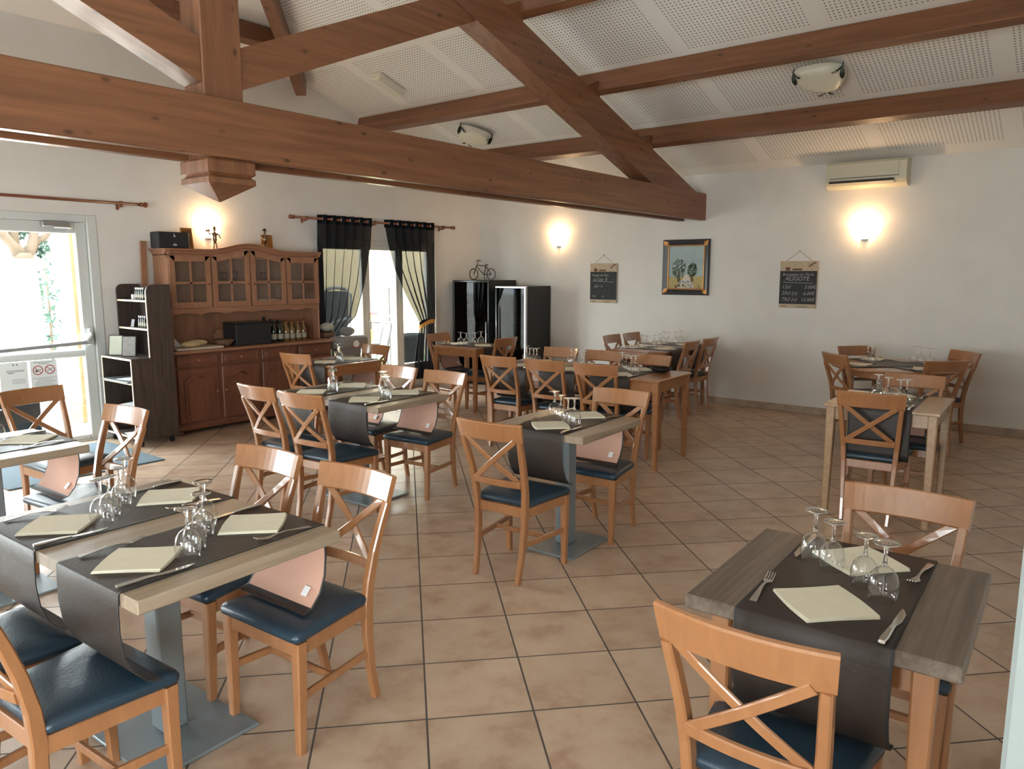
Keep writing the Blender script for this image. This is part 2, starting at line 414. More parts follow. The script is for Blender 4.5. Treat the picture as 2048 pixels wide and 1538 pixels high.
# ------------------------------------------------------------------ the room
zc = lambda x: 2.87+.32*(XR-x)
RIDGE, EAVE = 2.515, 3.905
ZR = zc(RIDGE); XH = XR-(EAVE-2.87)/.32; YR = YL-(ZR-EAVE)/.32
struct('floor', MB().box(XE-.3, XR+.3, YB-.3, YL+.25, -.1, 0), M_floor)
cm = MB()
e = .05
Y1, Y0 = YL+.05, YB-.1
cm.ad([(XR+e, Y0, zc(XR+e)), (XR+e, Y1, zc(XR+e)), (XH, YL, EAVE), (RIDGE, YR, ZR), (RIDGE, Y0, ZR)], [(0, 1, 2, 3, 4)])
cm.ad([(2*RIDGE-XR-e, Y0, zc(XR+e)), (2*RIDGE-XR-e, Y1, zc(XR+e)), (2*RIDGE-XH, YL, EAVE), (RIDGE, YR, ZR), (RIDGE, Y0, ZR)], [(4, 3, 2, 1, 0)])
cm.ad([(XH, YL, EAVE), (2*RIDGE-XH, YL, EAVE), (RIDGE, YR, ZR)], [(0, 1, 2)], 1)
cm.ad([(XH, YL, EAVE), (XR+e, Y1, zc(XR+e)), (XR+e, Y1+.2, zc(XR+e)+.3), (XH, Y1+.2, EAVE+.3)], [(0, 1, 2, 3)], 1)
# roof boarding above, closes the shell
cm.ad([(XE-.6, Y0-.3, ZR+.5), (XR+.6, Y0-.3, ZR+.5), (XR+.6, YL+.4, ZR+.5), (XE-.6, YL+.4, ZR+.5)], [(0, 1, 2, 3)], 1)
struct('ceiling', cm, [M_ceil, M_plain])
# left wall with its three openings
wl = MB()
xs = [XE, -2.6, -.2, 1.0, 3.31, 5.92, 8.02, XR+.25]
for a, b in ((0, 1), (2, 3), (4, 5), (6, 7)): wl.box(xs[a], xs[b], YL, YL+.25, 0, 2.1)
for a, b, z in ((1, 2, 2.2), (3, 4, 2.2), (5, 6, 2.08)): wl.box(xs[a], xs[b], YL, YL+.25, z, 2.3)
for a, b in ((0, 1), (2, 3), (4, 5), (6, 7)): wl.box(xs[a], xs[b], YL, YL+.25, 2.1, 2.3)
wl.prism([(XE, 2.3), (XR+.25, 2.3), (XR+.25, 2.95), (XR, 2.95), (XH, EAVE+.1), (2*RIDGE-XH, EAVE+.1), (XE, 2.95)], YL, YL+.25, 'Y')
struct('wall_left', wl, M_wall)
struct('wall_right', MB().box(XR, XR+.25, YB, YL+.25, 0, 3.0), M_wall)
we = MB().box(XE-.25, XE, YB, .5, 0, 3.0).box(XE-.25, XE, 2.9, YL+.25, 0, 3.0).box(XE-.25, XE, .5, 2.9, 0, .5).box(XE-.25, XE, .5, 2.9, 2.2, 3.0)
struct('wall_end', we, M_wall)
wf = MB().prism([(1.35, 0), (XR+.25, 0), (XR+.25, 2.9), (1.35, 5.4)], YF-.15, YF, 'Y')
wf.box(1.2, 1.35, YB-.2, YF-.15, 0, 5.4)
wf.prism([(XE, 2.3), (1.2, 2.3), (1.2, 4.9), (XE, 2.95)], YB-.2, YB, 'Y').box(XE, -3.5, YB-.2, YB, 0, 2.3).box(-1.1, 1.2, YB-.2, YB, 0, 2.3).box(-3.5, -1.1, YB-.2, YB, 0, .1)  # unseen front opening added and sized for fill light
struct('wall_front', wf, M_wall)
struct('baseboard_right', MB().box(XR-.012, XR, YF, YL, 0, .085, .003), M_skirt)
struct('baseboard_left', MB().box(3.35, 5.9, YL-.012, YL, 0, .085, .003).box(8.04, XR-.012, YL-.012, YL, 0, .085, .003), M_skirt)
struct('trim_1', MB().box(1.10, 1.24, -.12, .052, 0, 2.15, .006).box(1.10, 1.24, -.119, -.08, 2.15, 2.2), mat('grey_door_jamb', (.24, .275, .275), .5))

# glazed exit door, two leaves
d1 = bpy.data.objects.new('door_1', None); COL.objects.link(d1); d1['kind'] = 'structure'
fy0, fy1 = YL+.02, YL+.09
obj('door_frame', MB().box(3.22, 3.31, YL-.012, YL+.12, 0, 2.2, .006).box(1.0, 1.07, YL-.012, YL+.12, 0, 2.2, .006).box(1.07, 3.22, YL-.012, YL+.12, 2.13, 2.2, .006).box(1.07, 3.22, YL+.02, YL+.12, 0, .02), M_white, d1)
def leaf(x0, x1):
    b = MB().box(x0, x0+.10, fy0, fy1, .02, 2.13, .008).box(x1-.10, x1, fy0, fy1, .02, 2.13, .008)
    b.box(x0+.10, x1-.10, fy0, fy1, 2.02, 2.13, .008).box(x0+.10, x1-.10, fy0, fy1, .02, .07, .008).box(x0+.10, x1-.10, fy0, fy1, .84, .91, .008)
    o = obj('door_leaf', b, M_white, d1)
    obj('glass_pane', MB().box(x0+.09, x1-.09, fy0+.03, fy0+.034, .06, .845).box(x0+.09, x1-.09, fy0+.03, fy0+.034, .905, 2.03), M_pane, o)
    return o
leaf(1.07, 2.145)
lf = leaf(2.145, 3.22)
pb = obj('panic_bar', MB().sweep([(2.33, YL-.085, .955), (3.13, YL-.085, .985)], (0, 0, 1), .035, .022, .006), mat('grey_bar', (.30, .30, .31), .5), lf)
obj('panic_bar_arm', MB().sweep([(2.33, YL-.085, .955), (2.31, YL-.05, 1.0), (2.27, YL+.02, 1.03)], (0, 0, 1), .05, .03, .006), M_white, lf)
obj('panic_bar_arm', MB().sweep([(3.11, YL-.085, .985), (3.155, YL-.06, 1.03), (3.175, YL+.02, 1.05)], (0, 0, 1), .07, .04, .01).cbox(3.18, YL+.005, 1.03, .05, .04, .17, .01), M_white, lf)
cl = obj('door_closer', MB().box(2.82, 3.06, YL-.05, YL+.02, 2.075, 2.12, .006), M_alu, lf)
obj('closer_arm', MB().sweep([(2.93, YL-.03, 2.07), (3.02, YL-.16, 2.062)], (0, 0, 1), .012, .03, .003), M_chrome, cl)
# second glazing further along the left wall, end window, plus front glazing added as fill (out of frame, give the daylight)
for nm, M, w, z0, z1 in (('window_2', T(-1.4, YL+.1, 0), 2.4, 0, 2.2), ('window_3', T(XE-.1, 1.7, 0, R(90)), 2.4, .5, 2.2), ('window_added_fill', T(-2.3, YB-.1, 0), 2.4, .1, 2.3)):
    b = MB(M)
    for x in (-w/2, -.05, w/2-.1): b.box(x, x+.1, -.03, .03, z0, z1)
    b.box(-w/2, w/2, -.03, .03, z0, z0+.1).box(-w/2, w/2, -.03, .03, z1-.1, z1)
    o = struct(nm, b, M_white)
    obj('glass_pane', MB(M).box(-w/2+.05, w/2-.05, -.004, .004, z0+.05, z1-.05), M_pane, o)
# french window behind the curtains
w1 = bpy.data.objects.new('window_1', None); COL.objects.link(w1); w1['kind'] = 'structure'
gy0, gy1 = YL+.05, YL+.115
obj('window_frame', MB().box(5.92, 5.98, gy0, gy1+.03, 0, 2.08, .005).box(7.96, 8.02, gy0, gy1+.03, 0, 2.08, .005).box(5.98, 7.96, gy0, gy1+.03, 2.02, 2.08, .005).box(5.98, 7.96, gy0+.02, gy1+.03, 0, .03), M_cream, w1)
for x0, x1 in ((5.98, 6.735), (6.735, 7.345), (7.345, 7.96)):
    a = .068
    b = MB().box(x0, x0+a, gy0, gy1, .03, 2.02, .006).box(x1-a, x1, gy0, gy1, .03, 2.02, .006).box(x0+a, x1-a, gy0, gy1, 1.955, 2.02, .006).box(x0+a, x1-a, gy0, gy1, .03, .36, .006)
    s_ = obj('window_sash', b, M_cream, w1)
    obj('glass_pane', MB().box(x0+a-.01, x1-a+.01, gy0+.03, gy0+.034, .35, 1.96), M_pane, s_)
hd = obj('window_handle', MB().cbox(6.79, gy0-.006, .95, .028, .014, .13, .004).tube([(6.79, gy0-.005, .98), (6.79, gy0-.05, .98), (6.92, gy0-.055, .98)], .009), M_alu, w1)

# ------------------------------------------------------------------ roof timbers
truss = thing('roof_truss', 'large brown timber roof truss with tie beam, king post and struts', 'roof truss', (RIDGE, 4.2, 2.3))
def tp(name, mb, m): # part given in world coordinates
    o = obj(name, mb, m, truss); o.matrix_parent_inverse = parent_matrix(truss).inverted(); return o
for y0, y1 in ((4.033, 4.108), (4.325, 4.40)): tp('tie_beam', MB().box(XE+.01, XR+.02, y0, y1, 2.305, 2.632, .006), M_beamX)
tp('king_post', MB().box(2.39, 2.64, 4.11, 4.323, 2.306, ZR-.05, .006), M_beamZ)
def pend():
    b = MB(); cx, cy = 2.515, 4.217
    def r(h, z): return [(cx-h, cy-h, z), (cx+h, cy-h, z), (cx+h, cy+h, z), (cx-h, cy+h, z)]
    b.rings([r(.145, 2.304), r(.152, 2.29), r(.152, 2.225), r(.132, 2.21), r(.152, 2.195), r(.152, 2.165), r(.005, 2.07)])
    return b
tp('pendant_block', pend(), M_beamZ)
zt = lambda x: 3.718-.32*(x-5.48)
for s in (1, -1):
    mx = lambda x: RIDGE+s*(x-RIDGE)
    pr = [(mx(2.64), zt(2.64)), (mx(8.95), 2.634), (mx(7.80), 2.634), (mx(2.64), zt(2.64)-.30)]
    tp('principal_rafter', MB().prism(pr, 4.112, 4.321, 'Y'), M_beamX)
    st = [(mx(2.642), 2.955), (mx(4.42), 3.745), (mx(4.76), 3.63), (mx(2.642), 2.718)]
    tp('strut', MB().prism(st, 4.125, 4.31, 'Y'), M_beamX)
    for px in (7.84, 6.70, 5.44):
        a, b_ = mx(px-.36), mx(px-.06)
        tp('purlin_block', MB().prism([(a, zt(px-.36)-.02), (mx(px-.05), zt(px-.05)-.02), (mx(px-.09), zt(px-.05)+.19)], 4.13, 4.30, 'Y'), M_beamX)
sl = math.atan(.32)
def purlin(px, y0, y1, label):
    b = MB(Matrix.Translation((px, 0, zc(px))) @ Matrix.Rotation(sl if px > RIDGE else -sl, 4, 'Y'))
    b.box(-.052, .052, y0, y1, -.205, -.004, .005)
    o = obj('purlin', b, M_beamY); tag(o, label, 'beam', 'ceiling purlins'); return o
purlin(7.84, YF-.01, YL+.01, 'long brown purlin nearest the right wall, just above the air conditioner')
purlin(6.70, YF-.01, YL+.01, 'long brown purlin above the glass bowl ceiling lamps')
purlin(5.44, YF-.01, 4.46, 'brown purlin at the top edge of the photo behind the truss')
purlin(4.30, YF-.01, 4.46, 'highest brown purlin near the ridge behind the king post')
hm = MB(Matrix.Translation((5.77, 7.745, EAVE-.012)) @ Matrix.Rotation(R(225), 4, 'Z') @ Matrix.Rotation(-math.atan(.32/math.sqrt(2)), 4, 'Y'))
hm.box(.075, 4.55, -.06, .06, -.20, -.012, .005)
tag(obj('hip_rafter', hm, M_beamX), 'short brown hip rafter slanting up behind the king post', 'beam')
hp = MB(Matrix.Translation((0, 7.04, EAVE+.32*.73)) @ Matrix.Rotation(-sl, 4, 'X')).box(.1, 4.93, -.052, .052, -.21, -.012, .005)
tag(obj('hip_purlin', hp, M_beamX), 'dark brown purlin stub between king post and hip rafter', 'beam')

# ------------------------------------------------------------------ furniture makers
def make_chair():
    t = thing('dining_chair', 'x backed beech dining chair with blue seat', 'chair', group='cross-back dining chairs')
    def pad():
        rings = []
        def ring(i, z):
            f, bk, yf, yb = .222-i, -.158+i, .222-i, .178-i
            r = .028; P = []
            for (cx, cy, a0) in ((f-r, yf-r, 0), (bk+r, yb-r, 90), (bk+r, -yb+r, 180), (f-r, -yf+r, 270)):
                for k in range(5):
                    a = R(a0+90*k/4); P.append((cx+r*math.cos(a), cy+r*math.sin(a), z))
            return P
        b = MB()
        for i, z in ((.012, .413), (.002, .420), (0, .436), (.006, .447), (.020, .454), (.06, .460), (.12, .462)): rings.append(ring(i, z))
        return b.rings(rings, 0, True)
    obj('seat', pad(), M_seat, t)
    fr = MB()
    for s in (1, -1): fr.sweep([(.19, s*.192, .385), (-.16, s*.158, .385)], (0, 0, 1), .055, .02, .003)
    fr.sweep([(.192, -.19, .385), (.192, .19, .385)], (0, 0, 1), .055, .02, .003).sweep([(-.155, -.155, .385), (-.155, .155, .385)], (0, 0, 1), .055, .02, .003)
    obj('seat_frame', fr, M_beech, t)
    for s in (1, -1):
        obj('leg', MB().sweep([(.195, s*.190, 0), (.190, s*.193, .22), (.188, s*.195, .412)], (0, 1, 0), [.028, .035, .040], [.030, .038, .042], .004), M_beech, t)
    bp = [(-.212, .0, .140), (-.183, .14, .146), (-.166, .28, .152), (-.163, .40, .156), (-.172, .50, .162), (-.196, .61, .169), (-.228, .71, .176), (-.250, .77, .181), (-.257, .793, .183)]
    for s in (1, -1):
        obj('leg', MB().sweep([(x, s*y, z) for x, z, y in bp], (0, 1, 0), [.026, .028, .030, .032, .032, .031, .030, .029, .028], [.034, .036, .042, .044, .040, .036, .034, .032, .030], .005), M_beech, t, None)
    def arc(y, d): return d*(1-(y/.19)**2)
    ys = [-.203+.406*i/12 for i in range(13)]
    tr = MB().sweep([(-.266-arc(y, .026)-.0, y, .838) for y in ys], (.30, 0, -.95), .106, .021, .005)
    obj('top_rail', tr, M_beech, t)
    ys = [-.152+.304*i/8 for i in range(9)]
    obj('lower_rail', MB().sweep([(-.188-arc(y, .024), y, .545) for y in ys], (.15, 0, -1), .038, .018, .004), M_beech, t)
    def bx(z): return -.188-(z-.545)*.31
    for s in (1, -1):
        P = []
        for i in range(7):
            u = i/6; y = s*(.158-.302*u); z = .795-.245*u
            P.append((bx(z)-.020*(1-(y/.17)**2)+(.006 if s > 0 else -.002), y, z))
        obj('cross_brace', MB().sweep(P, (.25, 0, -1), .030, .012, .003), M_beech, t)
    for s in (1, -1): obj('stretcher', MB().sweep([(.19, s*.192, .205), (-.175, s*.149, .205)], (0, 0, 1), .030, .018, .004), M_beech, t)
    obj('stretcher', MB().sweep([(.03, -.172, .205), (.03, .172, .205)], (0, 0, 1), .028, .018, .004), M_beech, t)
    return t
def chair(x, y, deg, label, rail=True):
    """x, y: middle of the top rail on the floor plan; deg: direction the sitter looks"""
    a = R(deg)
    if rail: x, y = x+.285*math.cos(a), y+.285*math.sin(a)
    return place('chair', make_chair, (x, y, 0), a, label, 'cross-back dining chairs')

TH = .77
def pedestal(n, sx, sy, x, y, label, top, cols, rz=R(2)):
    bx_, by_ = {1: (.20, .25), 2: (.22, .22), 3: (.205, .29), 4: (.22, .18)}[n]
    t = thing('pedestal_table', label, 'table', (x, y, 0), rz, 'pedestal tables')
    obj('tabletop', MB().box(-sx/2, sx/2, -sy/2, sy/2, TH-.042, TH, .004), top, t)
    for cy in cols:
        obj('column', MB().box(-.046, .046, cy-.046, cy+.046, .014, TH-.052, .006), M_steel_paint, t)
        obj('mounting_plate', MB().box(-.17, .17, cy-.14, cy+.14, TH-.052, TH-.043), M_steel_paint, t)
        obj('base_plate', MB().box(-bx_, bx_, cy-by_, cy+by_, .001, .014, .003), M_steel_paint, t)
    return t
def wooden(sx, sy, x, y, label, top, leg, thick=.022, rz=R(2), inset=.012):
    t = thing('wooden_table', label, 'table', (x, y, 0), rz, 'wooden leg tables')
    obj('tabletop', MB().box(-sx/2, sx/2, -sy/2, sy/2, TH-thick, TH, .005), top, t)
    a, b = sx/2-inset, sy/2-inset
    for i in (1, -1):
        for j in (1, -1):
            obj('leg', MB().sweep([(i*(a-.026), j*(b-.026), 0), (i*(a-.029), j*(b-.029), TH-thick)], (0, 1, 0), [.040, .058], [.040, .058], .006), leg, t)
    z0, z1 = TH-thick-.085, TH-thick
    obj('apron', MB().box(-a+.05, a-.05, b-.03, b-.012, z0, z1).box(-a+.05, a-.05, -b+.012, -b+.03, z0, z1).box(a-.03, a-.012, -b+.05, b-.05, z0, z1).box(-a+.012, -a+.03, -b+.05, b-.05, z0, z1), leg, t)
    return t

def make_runner(sx, w, drop=.30, curl=True):
    """leatherette strip across a table: brown outside, salmon inside, dark hem"""
    t = thing('table_runner', 'brown leatherette runner laid across a table', 'table runner', group='brown table runners')
    h = sx/2
    def end(sgn):
        if curl: q = [(.001, .003), (.006, -.002), (.009, -.05), (.010, -.12), (.002, -.19), (-.022, -.25), (-.06, -.293), (-.10, -.302)]
        else: q = [(.001, .003), (.006, -.002), (.008, -.05), (.008, -.12), (.007, -.19), (.006, -.25), (.005, -.30), (.004, -.34)]
        return [(sgn*(h+a), TH+.0005+b) for a, b in q]
    prof = list(reversed(end(-1)))+[(-h*.5, TH+.0035), (0, TH+.0035), (h*.5, TH+.0035)]+end(1)
    n = len(prof); th = .0032; rings_o = []; rings_i = []
    for i, (x, z) in enumerate(prof):
        a = Vector(prof[max(i-1, 0)]); b = Vector(prof[min(i+1, n-1)]); d = (b-a).normalized(); nrm = Vector((-d.y, d.x))
        rings_o.append((x, z)); rings_i.append((x-nrm.x*th, z-nrm.y*th))
    mb = MB()
    for rr, m, he in ((rings_o, 0, 0), (rings_i, 1, 0)):
        cols = [-w/2, -w/2+.008, w/2-.008, w/2]
        V = [(x, y, z) for x, z in rr for y in cols]; Fc = []; ms = []
        for i in range(n-1):
            for j in range(3):
                k = (i*4+j, i*4+j+1, (i+1)*4+j+1, (i+1)*4+j)
                f = k if m else tuple(reversed(k))
                mb.ad([], [], 0)
                Fc.append((f, 2 if (j != 1 or i in (0, n-2)) else m))
        b0 = len(mb.v); mb.v += [tuple(v) for v in V]
        for f, mm in Fc: mb.f.append([b0+q for q in f]); mb.m.append(mm); mb.sm.append(True)
    N = n*4
    for i in range(n-1):
        for j in (0, 3):
            mb.f.append([i*4+j, (i+1)*4+j, N+(i+1)*4+j, N+i*4+j]); mb.m.append(2); mb.sm.append(False)
    for i in (0, n-1):
        for j in range(3): mb.f.append([i*4+j, i*4+j+1, N+i*4+j+1, N+i*4+j]); mb.m.append(2); mb.sm.append(False)
    obj('cloth', mb, [M_runner, M_runner_in, M_hem], t)
    if curl:
        for s in (1, -1): obj('care_tag', MB().sweep([(s*(h-.050), -s*w*.33, TH-.262), (s*(h-.026), -s*w*.33, TH-.235)], (0, 1, 0), .03, .002, .0005), M_tag, t, 'white care tag')
    return t
def make_glass():
    t = thing('wine_glass', 'clear stemmed glass standing upside down', 'glass', group='upturned wine glasses')
    H = .163
    prof = [(.0325, .0), (.0335, .0008), (.0365, .012), (.0395, .028), (.0405, .042), (.039, .058), (.0335, .075), (.022, .089), (.009, .097)]
    obj('bowl', MB().lathe(prof, 22, caps=False)  , M_glass, t)
    obj('stem', MB().lathe([(.001, .094), (.009, .097), (.0062, .104), (.0050, .118), (.0050, .140), (.0075, .153), (.012, .1575)], 14), M_stem, t)
    obj('foot', MB().lathe([(.012, .1577), (.022, .1592), (.0325, .1605), (.0340, .1620), (.0325, .1632), (.015, .1632), (.001, .1632)], 22), M_foot, t)
    return t
def make_napkin():
    t = MB(); a = .098
    def sheet(z0, z1, k, r):
        def ring(z, s):
            P = []
            for i in range(4):
                p, q = [(-a, -a), (a, -a), (a, a), (-a, a)][i], [(a, -a), (a, a), (-a, a), (-a, -a)][i]
                for u in range(5):
                    f = u/5; x = p[0]+(q[0]-p[0])*f; y = p[1]+(q[1]-p[1])*f
                    bow = -.006*math.sin(math.pi*f) if i % 2 == 0 else .004*math.sin(math.pi*f)
                    if i in (0, 2): y += bow if i == 0 else -bow
                    else: x += bow if i == 3 else -bow
                    P.append((x*s, y*s, z))
            return P
        t.M = Matrix.Rotation(r, 4, 'Z')
        t.rings([ring(z0, k), ring((z0+z1)/2, k*1.0), ring(z1, k*.992)])
    sheet(.0, .004, 1.0, 0); sheet(.0042, .0085, .985, R(1.5))
    o = obj('napkin', t, M_napkin); tag(o, 'cream paper napkin folded in a square', 'napkin'); return o
def make_fork():
    t = thing('fork', 'stainless steel table fork on a runner', 'fork', group='table forks')
    obj('handle', MB().sweep([(-.10, 0, .003), (-.06, 0, .006), (-.01, 0, .011), (.025, 0, .009), (.045, 0, .005)], (0, 1, 0), [.020, .016, .009, .007, .012], .003, .001), M_cutlery, t)
    h = MB().sweep([(.045, 0, .005), (.058, 0, .003), (.066, 0, .004)], (0, 1, 0), [.014, .025, .026], .002, .0006)
    for y in (-.0105, -.0035, .0035, .0105): h.sweep([(.065, y, .004), (.085, y, .008), (.104, y, .014)], (0, 1, 0), [.0042, .004, .0025], .002, .0005)
    obj('tines', h, M_cutlery, t); return t
def make_knife():
    t = thing('knife', 'stainless steel table knife on a runner', 'knife', group='table knives')
    obj('handle', MB().sweep([(-.115, 0, .006), (-.09, 0, .006), (-.03, 0, .006), (0, 0, .005)], (0, 1, 0), [.016, .020, .015, .012], [.009, .010, .009, .006], .003), M_cutlery, t)
    obj('blade', MB().sweep([(0, 0, .004), (.03, -.002, .0035), (.085, -.001, .003), (.115, .004, .003)], (0, 1, 0), [.012, .020, .018, .006], .0022, .0006), M_cutlery, t)
    return t

RZ = {}
def setting(tx, ty, rz, sx, oy, w, who, curl=True, sides='LR', glasses=4, gdiag=1, cutlery=True, gset=None, jit=0):
    """one runner with its place settings; oy: offset of the runner across the table"""
    key = ('runner', round(sx, 3), round(w, 3), curl)
    M = T(tx, ty, 0, rz)
    P = lambda x, y, z=0: tuple(M @ Vector((x, y, z)))
    place(key, lambda: make_runner(sx, w, curl=curl), P(0, oy), rz, 'dark brown runner, '+who if who.startswith('the one') else 'dark brown leatherette runner across '+who, 'brown table runners')
    z = TH+.0042
    for sd in sides:
        s = -1 if sd == 'L' else 1
        side = 'left' if s < 0 else 'right'
        nx = s*(sx/2-.150)
        if 'napkin' not in FIRST:
            FIRST['napkin'] = make_napkin()
            o = FIRST['napkin']
        else:
            o = FIRST['napkin'].copy(); COL.objects.link(o)
        o.location = P(nx, oy+random.uniform(-.01, .01), z); o.rotation_euler = (0, 0, rz+R(45)+R(random.uniform(-6, 6)))
        tag(o, f'cream paper napkin at {side} end of {who}', 'napkin', 'cream napkins')
        if cutlery:
            fl = 1 if s < 0 else -1   # fork lies on the sitter's left hand
            a = 0 if s < 0 else math.pi
            place('fork', make_fork, P(nx-s*.0, oy+fl*(w/2-.022), z), rz+a+R(random.uniform(-8, 4)), f'steel fork at {side} end of {who}', 'table forks')
            place('knife', make_knife, P(nx+s*.03, oy-fl*(w/2-.024), z), rz+a+R(random.uniform(-4, 4)), f'steel knife at {side} end of {who}', 'table knives')
    nm = ['nearest', 'second nearest', 'second farthest', 'farthest']
    gs = gset or [(-.105, -.112), (-.05, -.056), (.035, .035), (.092, .115)]
    gs = [(x, y*gdiag) for x, y in gs]
    for i, (gx, gy) in enumerate(gs[:glasses]):
        o = place('glass', make_glass, P(gx, oy+gy, z), rz, f'upturned wine glass, {nm[i]} of four on {who}' if glasses == 4 else f'upturned wine glass, {["near", "far"][i]} of two on {who}', 'upturned wine glasses')
        k = 1.0 if i in (0, 3) else .92
        o.scale = (k, k, k)

# ------------------------------------------------------------------ tables, chairs and settings
A = 3.0
t1 = 'the long front left table'
pedestal(1, .71, 1.11, 1.205, 2.545, 'long grey oak table on a grey steel pedestal, front left of the photo', M_oak, (0,))
setting(1.205, 2.545, R(2), .71, -.275, .38, 'the near runner, front left table', gdiag=1)
setting(1.205, 2.545, R(2), .71, .275, .40, 'the far runner, front left table', gdiag=1)
chair(1.88, 2.26, 180+A, 'beech chair nearest the camera on right side of the long front left table')
chair(1.85, 2.81, 180+A+2, 'beech chair second from camera on right side of the long front left table')
chair(.81, 2.31, A+1, 'beech chair at bottom left corner, near seat of the front left table', False)
chair(.72, 2.77, A, 'beech chair cut by left edge, far seat of the front left table', False)
t2 = 'the table by the exit door'
pedestal(2, .70, .68, 1.25, 4.39, 'grey oak pedestal table cut by left edge near the exit door', M_oak, (0,))
setting(1.25, 4.39, R(2), .70, 0, .38, 'the runner by the exit door', gdiag=1)
chair(1.95, 4.36, 180+7, 'beech chair right of the exit door table, beside the doormat')
chair(1.87, 5.56, 270+10, 'beech chair backlit in front of the glass exit door')
pedestal(3, .70, 1.13, 3.585, 4.275, 'long light oak pedestal table in front of the wooden dresser', M_oak, (0,))
gs3 = [(-.01, -.10), (0, -.045), (.01, .02), (.02, .085)]
setting(3.585, 4.275, R(2), .70, -.27, .38, 'the near runner, table before the dresser', gset=[(-.10, -.12), (-.045, -.06), (.02, .02), (.075, .09)])
setting(3.585, 4.275, R(2), .70, .29, .38, 'the far runner, table before the dresser', gset=[(-.10, -.12), (-.045, -.06), (.02, .02), (.075, .09)])
chair(2.87, 4.51, 1, 'beech chair at far left seat of the table before the dresser')
chair(2.86, 4.00, 5, 'beech chair at near left seat of the table before the dresser')
chair(4.24, 4.53, 181, 'beech chair at far right seat of the table before the dresser')
chair(4.24, 4.01, 185, 'beech chair at near right seat of the table before the dresser')
pedestal(4, .69, .64, 3.665, 2.475, 'small light oak pedestal table alone in the middle of the room', M_oak, (0,))
setting(3.665, 2.475, R(2), .69, -.01, .38, 'the middle pedestal table', gset=[(-.11, -.11), (-.065, -.04), (-.005, .05), (.035, .12)])
chair(2.91, 2.46, 4, 'beech chair on left of the middle pedestal table, its back to us')
chair(4.29, 2.46, 183, 'beech chair on right of the middle pedestal table, facing us')
wooden(.68, .67, 2.19, .515, 'dark grey oak table with wooden legs at front right', M_greyoak, M_beech, .042, R(1.5), .055)
setting(2.19, .515, R(1.5), .68, 0, .385, 'the front right table', gset=[(-.07, -.114), (0, -.052), (.07, .052), (.108, .113)])
chair(1.51, .56, 0, 'beech chair at bottom right, its back to us, closest to the camera')
chair(2.89, .49, 182, 'beech chair at right edge, facing us across the front right table')
wooden(.74, .70, 5.685, 1.115, 'pale wooden table at right, between round table and front right table', M_paleX, M_paleX, .024)
setting(5.685, 1.115, R(2), .74, .0, .38, 'the pale wooden table at right', curl=False, gset=[(-.09, -.11), (-.02, -.06), (.05, .03), (.085, .10)])
chair(5.16, 1.13, 4, 'beech chair on near side of the pale wooden table, its back to us')
chair(6.32, 1.08, 184, 'beech chair on far side of the pale wooden table, facing us')
# round table by the right wall
rt = thing('round_table', 'round wooden table close to the right wall', 'table', (7.99, 1.53, 0))
obj('tabletop', MB().lathe([(.59, TH-.026), (.605, TH-.018), (.605, TH-.006), (.597, TH)], 48), M_beechX, rt)
obj('apron', MB().lathe([(.46, TH-.10), (.46, TH-.027)], 32, caps=False).lathe([(.44, TH-.10), (.44, TH-.027)], 32, caps=False), M_beechX, rt)
for i in range(4):
    a = R(45+90*i+45); obj('leg', MB().sweep([(.41*math.cos(a), .41*math.sin(a), 0), (.42*math.cos(a), .42*math.sin(a), TH-.027)], (-math.sin(a), math.cos(a), 0), [.042, .06], [.042, .06], .006), M_beechX, rt)
def flat_runner(L, w, M, label):
    b = MB(M)
    n = 8
    b.grid(lambda u, v: ((u-.5)*L, (v-.5)*w, TH+.0035), n, 1, 0, False).grid(lambda u, v: ((u-.5)*L, (.5-v)*w, TH+.0007), n, 1, 1, False)
    b.box(-L/2, L/2, -w/2, -w/2+.006, TH+.0008, TH+.0037, 0, 2).box(-L/2, L/2, w/2-.006, w/2, TH+.0008, TH+.0037, 0, 2)
    o = obj('table_runner', b, [M_runner, M_runner_in, M_hem]); tag(o, label, 'table runner', 'brown table runners'); return o
flat_runner(1.1, .36, T(7.99, 1.53, 0, R(45)), 'dark brown runner lying across the round table from near left to far right')
M2 = T(7.99, 1.53, .0032, R(-45))
flat_runner(1.1, .36, M2, 'upper dark brown runner crossing the other on the round table')
for i, (deg, nm) in enumerate(((135, 'left'), (45, 'far'), (-45, 'right'), (225, 'near'))):
    a = R(deg); o = FIRST['napkin'].copy(); COL.objects.link(o)
    o.location = (7.99+.40*math.cos(a), 1.53+.40*math.sin(a), TH+.0076); o.rotation_euler = (0, 0, a+R(45)+R(4*i-6))
    tag(o, f'cream paper napkin at the {nm} seat of the round table', 'napkin', 'cream napkins')
    for j, (f, lab) in enumerate(((make_fork, 'fork'), (make_knife, 'knife'))):
        off = .145 if j == 0 else -.145
        place(lab, f, (7.99+.40*math.cos(a)-off*math.sin(a), 1.53+.40*math.sin(a)+off*math.cos(a), TH+.0076), a+math.pi, f'steel {lab} at the {nm} seat of the round table', 'table forks' if j == 0 else 'table knives')
for i, (gx, gy, nm) in enumerate(((-.10, .20, 'leftmost on the round table'), (-.03, .23, 'in the left cluster, second'), (.03, .28, 'in the left cluster, back'), (.24, -.10, 'in the right cluster, back'), (.16, -.17, 'in the right cluster, middle'), (.10, -.26, 'rightmost on the round table'))):
    place('glass', make_glass, (7.99+gx, 1.53+gy, TH+.0076), 0, 'upturned wine glass '+nm+('' if 'round' in nm else ', round table'), 'upturned wine glasses')
chair(7.52, 2.00, -45+2, 'beech chair on left of the round table, its back to us')
chair(8.46, 2.03, 225, 'beech chair behind the round table, against the right wall')
chair(8.54, 1.03, 135, 'beech chair on right of the round table, near the baseboard')
